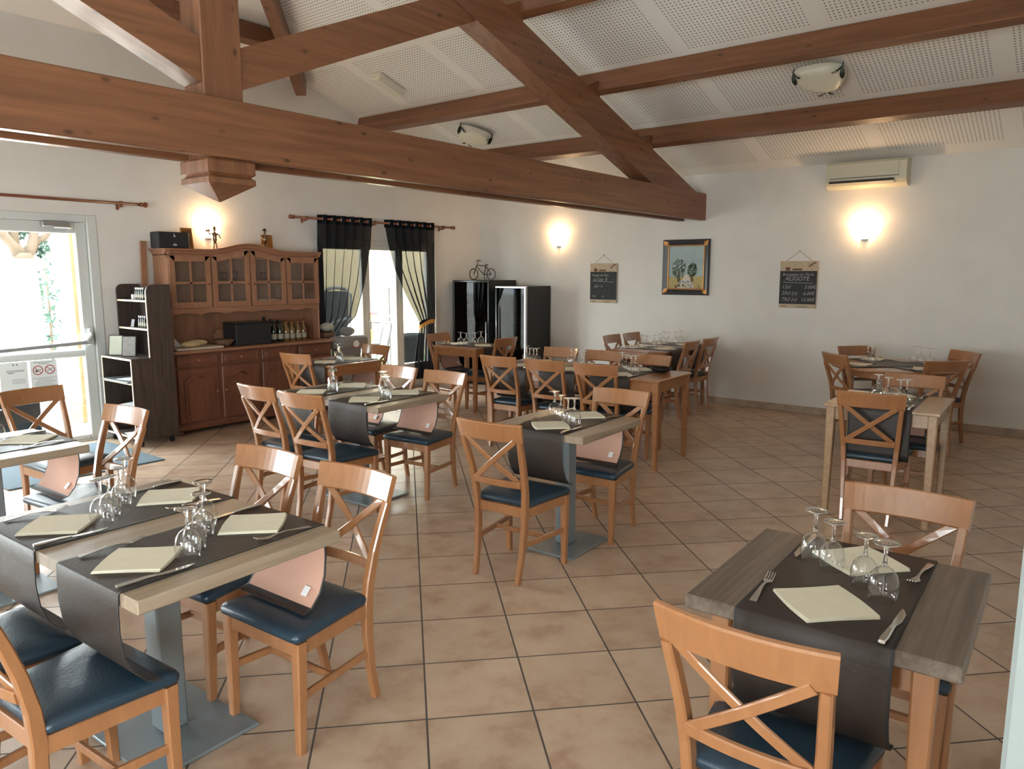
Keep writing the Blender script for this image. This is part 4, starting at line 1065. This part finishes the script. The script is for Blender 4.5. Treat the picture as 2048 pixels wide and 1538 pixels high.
# ------------------------------------------------------------------ wine coolers in the corner
def cooler(name, lab, x0, x1, y0, y1, h, silver):
    t = thing(name, lab, 'wine cooler', ((x0+x1)/2, (y0+y1)/2, 0)); o = Vector(t.location)
    L_ = lambda b: b
    M = Matrix.Translation(-o)
    obj('housing', MB(M).box(x0+.05, x1, y0, y0+.02, .02, h).box(x0+.05, x1, y1-.02, y1, .02, h).box(x0+.05, x1, y0+.02, y1-.02, h-.03, h).box(x0+.05, x1, y0+.02, y1-.02, .02, .09).box(x1-.02, x1, y0+.02, y1-.02, .09, h-.03), M_black if silver else M_softblack, t)
    fr = MB(M); f = .03
    fr.box(x0, x0+.045, y0, y0+f, .09, h, .006).box(x0, x0+.045, y1-f, y1, .09, h, .006).box(x0, x0+.045, y0+f, y1-f, h-f, h, .006).box(x0, x0+.045, y0+f, y1-f, .09, .09+f, .006)
    if silver:
        fr = MB(M).box(x0, x0+.045, y0, y0+f, .09, h, .006).box(x0, x0+.045, y0+f, y1, h-f, h, .006)
        obj('door_edge', MB(M).box(x0, x0+.045, y1-f, y1, .09, h-f, .006).box(x0, x0+.045, y0+f, y1-f, .09, .09+f, .006), M_black, t)
    d = obj('door_frame', fr, M_alu if silver else M_black, t)
    obj('glass_pane', MB(M).box(x0+.012, x0+.018, y0+f-.005, y1-f+.005, .12, h-f+.005), MATS['smoked_glass'], d)
    hy = y1-.05 if silver else y0+.03
    obj('handle', MB(M).tube([(x0-.03, hy, h*.42), (x0-.03, hy, h*.80)] if silver else [(x0-.03, hy, .35), (x0-.03, hy, .95)], .009, 10).tube([(x0-.03, hy, h*.5), (x0, hy, h*.5)], .006, 8), M_alu, d)
    for k in range(5):
        z = .3+k*(h-.45)/5
        obj('shelf', MB(M).box(x0+.08, x1-.03, y0+.022, y1-.022, z, z+.012), M_greymetal, t)
    for s in ((x0+.09, y0+.05), (x1-.05, y0+.05), (x0+.09, y1-.05), (x1-.05, y1-.05)):
        obj('foot', MB(M).lathe([(.02, 0), (.02, .02)], 10, c=(s[0], s[1], 0)), M_black, t)
    if silver:
        dsp = mat('blue_display', (.02, .02, .1), .3, emit=((.15, .15, 1), 2.5))
        obj('display', MB(M).box(x0+.0525, x0+.056, (y0+y1)/2-.05, (y0+y1)/2+.03, h-.085, h-.06), dsp, t, 'glowing blue display')
    return t
clear_glass('smoked_glass', (.10, .10, .11), .30, .03)
cooler('wine_cooler', 'tall black wine cooler in the corner with a toy bicycle on top', 8.32, 8.96, 7.0, 7.71, 1.545, False)
cooler('wine_cooler', 'tall wine cooler with silver door frame and black side', 8.40, 9.0, 6.39, 6.95, 1.465, True)
bk = thing('bicycle', 'small black metal model bicycle on top of the wine cooler', 'ornament', (8.6, 7.36, 1.5455))
for y in (.17, -.17):
    wv = MB(); N2 = 24; r = .082
    wv.tube([(0, y+r*math.sin(2*math.pi*q/N2), .086+r*math.cos(2*math.pi*q/N2)) for q in range(N2+1)], .0075, 6)
    for q in range(6): wv.tube([(0, y, .086), (0, y+r*math.sin(math.pi*q/3), .086+r*math.cos(math.pi*q/3))], .0008, 4)
    obj('wheel', wv, M_black, bk)
fm = MB()
fw, rw, bb, st_, hd2 = (0, .17, .086), (0, -.17, .086), (0, -.03, .08), (0, -.075, .205), (0, .105, .225)
for a, b in ((fw, hd2), (hd2, st_), (st_, bb), (bb, (0, .11, .20)), (bb, rw), (rw, st_)): fm.tube([a, b], .007, 6)
obj('bicycle_frame', fm, M_black, bk)
obj('handlebar', MB().tube([(0, .105, .225), (0, .075, .285), (0, .06, .30)], .006, 6).tube([(-.06, .07, .29), (.06, .07, .29)], .005, 6), M_black, bk)
obj('saddle', MB().ball((0, -.085, .225), (.018, .035, .01), 8), M_black, bk)
obj('kickstand', MB().tube([(0, -.03, .08), (.02, -.035, .003)], .004, 6), M_black, bk)

# ------------------------------------------------------------------ right wall fittings
ac = thing('air_conditioner', 'ivory wall mounted air conditioner high on the right wall', 'air conditioner', (XR, 2.15, 2.70))
prf = [(0, .145), (-.17, .145), (-.195, .12), (-.20, .0), (-.195, -.06), (-.165, -.10), (-.10, -.128), (0, -.128)]
obj('housing', MB().prism([(a, b) for a, b in reversed(prf)], -.41, .41, 'Y') if False else MB().rings([[(a, y, b) for a, b in prf] for y in (-.405, .405)]), M_ac, ac)
obj('front_panel', MB().rings([[(a-.006, y, b) for a, b in ((-.17, .15), (-.197, .122), (-.202, -.02), (-.196, -.02), (-.19, .12), (-.166, .145))] for y in (-.33, .403)]), M_ac, ac)
obj('air_outlet', MB().rings([[(a, y, b) for a, b in ((-.199, -.050), (-.1995, -.062), (-.171, -.100), (-.166, -.096))] for y in (-.29, .365)]), M_acslot, ac)
obj('louver', MB().rings([[(a, y, b) for a, b in ((-.199, -.075), (-.202, -.079), (-.178, -.105), (-.175, -.101))] for y in (-.29, .365)]), M_ac, ac)
obj('seam_line', MB().box(-.2032, -.2005, -.34, .36, -.030, -.024), M_acslot, ac)

def chalkboard(y, z, h, lab, rows):
    w = .43 if rows else .42
    t = thing('chalkboard', lab, 'chalkboard', (XR, y, z))
    obj('board', MB().box(-.02, -.008, -w/2, w/2, 0, h, .002), M_card, t)
    z0, z1 = h*.085, h*.79
    obj('slate', MB().box(-.0235, -.0195, -w/2+.004, w/2-.004, z0, z1), M_slate, t)
    pr = MB()
    pr.box(-.0225, -.0198, .10, .15, z1+.005, z1+.045).box(-.0225, -.0198, -.04, .07, z1+.008, z1+.028)
    pr.sweep([(-.0215, -.115, z1+.05), (-.0215, -.16, z1+.085), (-.0215, -.195, z1+.10)], (1, 0, 0), .002, .016, .0005)
    pr.box(-.0225, -.0198, -.12, .0, .012, .018).box(-.0225, -.0198, .13, .18, .015, .022)
    obj('printed_motif', pr, M_print, t)
    ap = h+.115
    obj('hanging_string', MB().tube([(-.014, w*.36, h-.004), (-.012, 0, ap)], .0022, 6).tube([(-.012, 0, ap), (-.014, -w*.36, h-.004)], .0022, 6), M_greycloth, t)
    obj('nail', MB().tube([(0, 0, ap), (-.02, 0, ap+.004)], .004, 8), M_greymetal, t)
    base = Matrix(((0, 0, -1, XR-.0242), (-1, 0, 0, y), (0, 1, 0, z), (0, 0, 0, 1)))
    for (tx, tz, size, body, shear) in rows:
        o = text('chalk_writing', body, size, base @ Matrix.Translation((tx, z0+tz*(z1-z0), 0)), M_chalk, t, shear)
    ul = MB()
    for (a, b, q) in ((-.17, .17, .66),): ul.sweep([(-.0242, -a, z0+q*(z1-z0)), (-.0242, -b, z0+(q-.03)*(z1-z0))], (1, 0, 0), .0008, .005, .0002)
    obj('chalk_underline', ul, M_chalk, t)
    return t
chalkboard(2.845, 1.246, .545, 'right chalkboard with wine prices under the lit sconce', [(-.185, .86, .043, 'Bourgogne ou Terre', .3), (-.15, .71, .068, 'ALIGOTE', .15), (-.185, .47, .060, '12cl', .25), (.075, .47, .055, '3.00€', .2), (-.185, .28, .060, '25cl (v)', .25), (.065, .28, .055, '6.00€', .2), (-.185, .09, .060, '75cl (v)', .25), (.04, .09, .055, '12.00€', .2)])
chalkboard(5.50, 1.239, .545, 'left chalkboard with faint chalk writing near the corner sconce', [(-.18, .84, .045, 'Rouge de Pays', .3), (-.16, .68, .055, 'Le Cep  B', .2), (-.15, .44, .045, '25cl   4', .2), (-.18, .08, .040, '75cl        12', .2)])

pt = thing('painting', 'framed landscape painting with two trees and a path on the right wall', 'painting', (XR, 4.272, 1.372))
PW, PH, fwid = .645, .705, .085
def frame_side(name, pts):
    return None
fb = MB(); gb = MB()
def molding(p0, p1, inward):
    # p0,p1 outer corners (y,z); inward unit (y,z)
    (y0, z0), (y1, z1) = p0, p1
    d = Vector((y1-y0, z1-z0)).normalized()
    secs = [(0, -.005), (0, -.03), (.012, -.042), (.04, -.034), (.066, -.022), (.085, -.018), (.085, -.005)]
    A_ = [(x, y0+inward[0]*s+d[0]*s, z0+inward[1]*s+d[1]*s) for s, x in secs]
    B_ = [(x, y1+inward[0]*s-d[0]*s, z1+inward[1]*s-d[1]*s) for s, x in secs]
    fb.rings([A_, B_], 0, False)
    secg = [(.070, -.0235), (.0835, -.0205), (.0835, -.0185), (.070, -.0215)]
    gb.rings([[(x, y0+inward[0]*s+d[0]*s, z0+inward[1]*s+d[1]*s) for s, x in secg], [(x, y1+inward[0]*s-d[0]*s, z1+inward[1]*s-d[1]*s) for s, x in secg]])
h_, k_ = PW/2, PH
molding((-h_, 0), (h_, 0), (0, 1)); molding((h_, 0), (h_, k_), (-1, 0)); molding((h_, k_), (-h_, k_), (0, -1)); molding((-h_, k_), (-h_, 0), (1, 0))
for sy_, sz_, cy_, cz_ in ((1, 1, -h_, 0), (-1, 1, h_, 0), (-1, -1, h_, k_), (1, -1, -h_, k_)):
    gb.ad([(-.0445, cy_+sy_*.012, cz_+sz_*.012), (-.0372, cy_+sy_*.075, cz_+sz_*.030), (-.0225, cy_+sy_*.084, cz_+sz_*.084), (-.0372, cy_+sy_*.030, cz_+sz_*.075)], [(0, 1, 2, 3)] if sy_*sz_ < 0 else [(3, 2, 1, 0)])
obj('picture_frame', fb, M_frame, pt); obj('gilt_corners', gb, M_gilt, pt, 'gilt corners and inner edge')
cols = [mat('paint_sky', (.36, .45, .46), .7, noise=.15, nscale=6), mat('paint_field', (.45, .35, .15), .7, noise=.2, nscale=30), mat('paint_tree', (.07, .10, .065), .7, noise=.3, nscale=40), mat('paint_tree_light', (.15, .19, .13), .7), mat('paint_path', (.55, .50, .42), .7), mat('paint_blue', (.22, .30, .40), .7), mat('paint_earth', (.15, .10, .05), .7)]
cv = MB(); a, b, c, d = -h_+.08, h_-.08, .08, k_-.08
xp = -.012
cv.ad([(xp, b, c), (xp, a, c), (xp, a, d), (xp, b, d)], [(0, 1, 2, 3)], 0)
cv.ad([(xp-.0006, b, c), (xp-.0006, a, c), (xp-.0006, a, c+.16), (xp-.0006, b, c+.15)], [(0, 1, 2, 3)], 1)
cv.ad([(xp-.001, .12, c), (xp-.001, -.13, c), (xp-.001, -.03, c+.18), (xp-.001, .01, c+.18)], [(0, 1, 2, 3)], 4)
rnd = random.Random(4)
def dab(y, z, r, m, dz): cv.disc((xp-.0012-dz, y, z), (-1, 0, 0), r, 7, m, r*rnd.uniform(.5, 1), rnd.uniform(0, 3))
for i in range(26): dab(rnd.uniform(-.10, .09), c+rnd.uniform(.0, .10), rnd.uniform(.008, .018), 5 if i % 2 else 4, .0002*(i % 5))
for (ty, tz, tr) in ((.095, .335, .095), (-.09, .32, .065)):
    cv.ad([(xp-.0016, ty+.022, c+.09), (xp-.0016, ty-.022, c+.09), (xp-.0016, ty-.010, tz-.02), (xp-.0016, ty+.012, tz-.02)], [(0, 1, 2, 3)], 6)
    for i in range(130):
        a_ = rnd.uniform(0, 6.28); q = math.sqrt(rnd.random()); y = ty+tr*q*math.cos(a_); z = tz+tr*1.25*q*math.sin(a_)
        if abs(y) < .232: dab(y, z, rnd.uniform(.006, .016), 2 if rnd.random() < .6 else 3, .0008+.0002*(i % 4))
for i in range(16): dab(rnd.uniform(-.22, .22), c+rnd.uniform(.01, .05), rnd.uniform(.01, .02), 6 if i % 2 else 1, .0009)
obj('canvas', cv, cols, pt)

def sconce(name, lab, M, power, lightname, lpos):
    """handkerchief shaped glass shade on a small plate; local +Y points into the room"""
    loc = M.to_translation(); t = thing(name, lab, 'wall lamp', loc, M.to_euler().z, 'wall sconces')
    obj('wall_plate', MB().box(-.035, .035, .0, .022, -.10, -.03, .006), M_alu, t)
    obj('arm', MB().tube([(0, .02, -.075), (0, .05, -.07)], .01, 10), M_alu, t)
    def fn(u, v):
        x = (u-.5)*2; q = v
        w = .05+.10*q
        y = .03+.10*(1-abs(x)**1.6)*(.35+.65*q)-.012*abs(x)*q
        z = -.085+.155*q-.055*q*(1-abs(x))**1.2*q+.018*q*math.cos(3*math.pi*x)
        return (x*w, max(.012, y), z)
    obj('glass_shade', MB().grid(fn, 16, 8), M_shade, t)
    lamp(lightname, lpos, power)
    return t
sconce('wall_sconce', 'lit glass sconce on the right wall, under the air conditioner', T(XR, 2.155, 2.115, R(90)), 4, 'sconce_bulb', (XR-.09, 2.155, 2.165))
sconce('wall_sconce', 'lit glass sconce on the right wall, near the room corner', T(XR, 6.268, 2.125, R(90)), 4, 'sconce_bulb', (XR-.09, 6.268, 2.175))
sconce('wall_sconce', 'lit glass sconce on the left wall, above the dresser', T(4.47, YL, 2.115, R(180)), 3.5, 'sconce_bulb', (4.47, YL-.09, 2.165))

# ------------------------------------------------------------------ ceiling lamps
def bowl_mk2():
    t = thing('ceiling_lamp', 'glass bowl ceiling lamp', 'ceiling lamp', group='glass bowl ceiling lamps')
    obj('ceiling_plate', MB().lathe([(.09, -.025), (.09, -.002)], 24), M_white, t)
    def fn(u, v):
        a = 2*math.pi*u; k = v
        r = .215*math.sqrt(max(0, 1-(1-k)**2.2)) if k < 1 else .215
        sq = 1+.09*k*math.cos(3*(a-math.pi/2))
        return (r*sq*math.cos(a), r*sq*math.sin(a), -.125+.085*k*k)
    obj('glass_bowl', MB().grid(fn, 40, 12), M_lampglass, t)
    for i in range(3):
        a = R(90+120*i)
        c = Vector((.245*math.cos(a), .245*math.sin(a), -.050))
        lf_ = MB()
        for s in (1, -1):
            d = Vector((-math.cos(a)*.50-s*math.sin(a)*.60, -math.sin(a)*.50+s*math.cos(a)*.60, -.70)).normalized()
            side_ = Vector((math.cos(a), math.sin(a), 0))
            p = [c+d*(.115*q/5)+Vector((0, 0, -.020*math.sin(math.pi*q/5))) for q in range(6)]
            lf_.sweep(p, Vector((0, 0, 1)).cross(d)+side_*.1, [.008, .034, .044, .040, .026, .004], .005, .001)
        lf_.tube([c, c+Vector((0, 0, .035))], .005, 6)
        obj('leaf_clip', lf_, M_leaf, t)
    return t
for (x, y, lab, az) in ((7.24, 2.18, 'glass bowl ceiling lamp with leaf clips, upper right of the photo', -90), (7.33, 6.40, 'glass bowl ceiling lamp with leaf clips, above the tie beam', 90)):
    o = place('bowl_lamp', bowl_mk2, (x, y, zc(x)), 0, lab, 'glass bowl ceiling lamps')
    o.rotation_euler = (Matrix.Rotation(sl, 4, 'Y') @ Matrix.Rotation(R(az), 4, 'Z')).to_euler()
el = thing('emergency_light', 'small boxy emergency light on the sloping ceiling', 'ceiling lamp', (6.12, 6.62, zc(6.12)))
el.rotation_euler = (0, sl, 0)
obj('housing', MB().box(-.20, .20, -.075, .075, -.04, -.003, .006), M_lampglass, el)
obj('diffuser', MB().rings([[(x, -.068, -.04), (x, .068, -.04), (x, .055, -.085), (x, -.055, -.085)] for x in (-.185, .185)]), M_lampglass, el)

# ------------------------------------------------------------------ grey baby seat stack beside the dresser
hc = thing('high_chair', 'grey cushioned high chair folded beside right end of the dresser', 'high chair', (6.03, 7.36, 0))
obj('padded_bar', MB().tube([(-.27, 0, .80), (-.25, 0, .80), (.25, 0, .80), (.27, 0, .80)], [.04, .075, .075, .04], 18), M_greycloth, hc)
obj('label_patch', MB(T(.03, -.076, .755)).lathe([(.05, 0), (.05, .002)], 20) if False else MB().disc((.06, -.0765, .775), (0, -1, 0), .045, 20), M_tag, hc, 'white label patch')
obj('red_trim', MB().box(-.02, .14, -.078, -.074, .728, .738), M_redink, hc)
obj('seat_back', MB().box(-.16, .22, .03, .05, .25, .76, .008), M_greycloth, hc)
for x in (-.2, .22):
    obj('leg', MB().tube([(x, -.12, 0), (x, .02, .80)], .012, 8), M_alu, hc); obj('leg', MB().tube([(x, .18, 0), (x, .02, .80)], .012, 8), M_alu, hc)
st2 = thing('stool', 'wooden stool holding grey cushions by the left curtain', 'stool', (6.02, 7.58, 0))
obj('seat', MB().box(-.27, .27, -.07, .07, .82, .85, .005), M_beech, st2)
for i in (1, -1): obj('leg', MB().sweep([(i*.24, 0, 0), (i*.23, 0, .82)], (0, 1, 0), .03, .03, .004), M_beech, st2)
bsk = thing('wicker_basket', 'round wicker basket with a pale cushion beside the dresser', 'basket', (5.86, 7.56, .8505))
obj('woven_body', MB().lathe([(.07, 0), (.095, .03), (.10, .075), (.095, .075), (.088, .03), (.001, .01)], 20), M_wicker, bsk)
tag(obj('cushion', MB(T(5.86, 7.56, .985)).ball((0, 0, 0), (.10, .07, .055), 16), M_mat if False else M_sling), 'pale grey cushion sitting in the wicker basket', 'cushion')
tag(obj('cushion', MB(T(6.18, 7.57, .912)).ball((0, 0, 0), (.115, .075, .060), 16), M_greycloth), 'dark grey cushion on the stool near the window', 'cushion')

# ------------------------------------------------------------------ outside
struct('floor_terrace', MB().box(-30, 40, YL+.25, 45, -.12, -.02), M_ground)
pw = MB().box(5.3, 22, 11.0, 11.2, -.02, 2.9)
o = obj('terrace_wall', pw, M_stucco); o['kind'] = 'structure'
o = obj('stone_pillar', MB().box(3.50, 3.85, 8.9, 9.25, -.02, 2.8, .01).box(3.48, 3.87, 8.88, 9.27, -.02, .18, .01), M_stone); tag(o, 'yellow stone pillar outside right edge of the exit door', 'pillar')
tree = thing('tree', 'tree with glare painted into its trunk, forking branches, outside the exit door', 'tree', (4.44, 13, 0))
tk = MB().tube([(0, 0, 1.8), (.0, 0, 1.95)], [.15, .13], 12)
tk.tube([(0, 0, 1.85), (-.12, 0, 2.08), (-.28, 0, 2.25), (-.65, 0, 2.7)], [.12, .085, .07, .05], 10).tube([(-.10, 0, 2.05), (-.10, 0, 2.4), (-.25, 0, 3.0)], [.08, .06, .045], 10)
tk.tube([(0, 0, 1.85), (.14, 0, 2.05), (.2, 0, 2.35), (.3, 0, 3.0)], [.11, .08, .06, .045], 10).tube([(.16, 0, 2.08), (.33, 0, 2.2), (.55, 0, 2.5)], [.07, .05, .04], 10)
obj('branches', tk, M_bark, tree)
obj('glare_white_trunk', MB().tube([(0, 0, -.02), (.02, 0, .9), (0, 0, 1.86)], [.22, .18, .16], 12), M_glare_trunk, tree, 'lower trunk painted glare white')
def leaves(cx, cy, cz, r, n, seed, sz=.06):
    g = random.Random(seed); b = MB()
    for i in range(n):
        a = g.uniform(0, 6.28); q = g.random()**.4; ph = math.acos(g.uniform(-1, 1))
        c = (cx+r[0]*q*math.sin(ph)*math.cos(a), cy+r[1]*q*math.sin(ph)*math.sin(a), cz+r[2]*q*math.cos(ph))
        b.disc(c, (g.uniform(-1, 1), g.uniform(-1, 1), g.uniform(-.2, 1)), g.uniform(.5, 1)*sz, 5, 0, g.uniform(.25, .5)*sz, g.uniform(0, 3))
    return b
o = leaves(.05, .1, 2.3, (.12, .1, .16), 70, 1); o2 = leaves(.25, .0, 2.0, (.13, .1, .14), 80, 2); o.v += o2.v
base = len(o.v)-len(o2.v); o.f += [[i+base for i in f] for f in o2.f]; o.m += o2.m; o.sm += o2.sm
obj('foliage', o, M_foliage, tree)
hd3 = thing('shrub', 'leafy climbing shrub outside the exit door, seen through the upper pane', 'shrub', (5.45, 15, 0))
obj('foliage', leaves(0, 0, 1.1, (.20, .25, .9), 150, 5, .07), M_foliage, hd3)
obj('stem', MB().tube([(0, 0, -.02), (.02, 0, 1.0), (0, 0, 1.9)], [.03, .02, .01], 8), M_bark, hd3)
tag(obj('planter_box', MB().box(2.42, 2.86, 8.28, 8.60, -.02, .43, .01), M_planter), 'low black planter box outside the exit door behind a chair', 'planter')
def garden_chair(x, y, rz, lab, name, m):
    t = thing(name, lab, 'garden chair', (x, y, -.02), rz)
    fr = MB()
    for s in (1, -1):
        fr.tube([(.22, s*.25, 0), (.22, s*.25, .62), (-.1, s*.25, .64), (-.24, s*.24, .62)], .016, 8)
        fr.tube([(-.26, s*.24, 0), (-.20, s*.24, .42), (-.30, s*.22, .86), (-.31, s*.14, .92)], .016, 8)
    fr.tube([(-.31, -.14, .92), (-.315, 0, .935), (-.31, .14, .92)], .016, 8)
    obj('frame', fr, M_greymetal, t)
    obj('sling_back', MB().grid(lambda u, v: (-.19-.115*v-.02*math.sin(math.pi*u), (u-.5)*.44*(1-.15*v), .44+.46*v), 8, 6), m, t)
    obj('seat', MB().box(-.2, .23, -.24, .24, .41, .44, .01), m, t)
    return t
garden_chair(7.55, 8.75, R(120), 'pale garden armchair outside behind the french window', 'garden_chair', M_sling)
garden_chair(7.02, 9.1, R(200), 'tall dark garden armchair seen through the left curtain', 'garden_chair', M_softblack)
for o in list(COL.objects):
    if o.name.startswith('garden_chair') and 'tall' in o.get('label', ''): o.scale = (1.15, 1.15, 1.55)
tag(obj('plant_pot', MB().lathe([(.14, 0), (.16, .02), (.19, .62), (.205, .64), (.205, .72), (.185, .72), (.17, .6), (.001, .58)], 24, c=(8.28, 8.55, -.02)), M_planter), 'tall black plant pot outside behind the right curtain', 'plant pot')
ps = thing('parasol_stand', 'grey metal post stand outside seen through the french window', 'stand', (8.75, 9.6, -.02))
obj('post', MB().box(-.06, -.02, -.02, .02, 0, 1.42).box(.02, .06, -.02, .02, 0, 1.42), M_greymetal, ps)
obj('top_plate', MB().box(-.20, .20, -.03, .03, 1.42, 1.46), M_greymetal, ps)
obj('cross_bar', MB().box(-.36, .12, -.015, .015, .92, .96), M_greymetal, ps)
tp_ = thing('toy_pump', 'yellow toy post with red top outside the french window', 'toy', (8.10, 9.35, -.02))
obj('body', MB().lathe([(.07, 0), (.065, 1.0)], 16), M_yellow, tp_); obj('cap', MB().box(-.09, .14, -.06, .06, 1.0, 1.05, .01), M_red, tp_)
tag(obj('lawn_patch', MB().box(9.0, 11.5, 9.6, 10.9, -.019, .03), M_grass), 'green lawn patch outside beyond the garden armchair', 'lawn', kind='stuff')
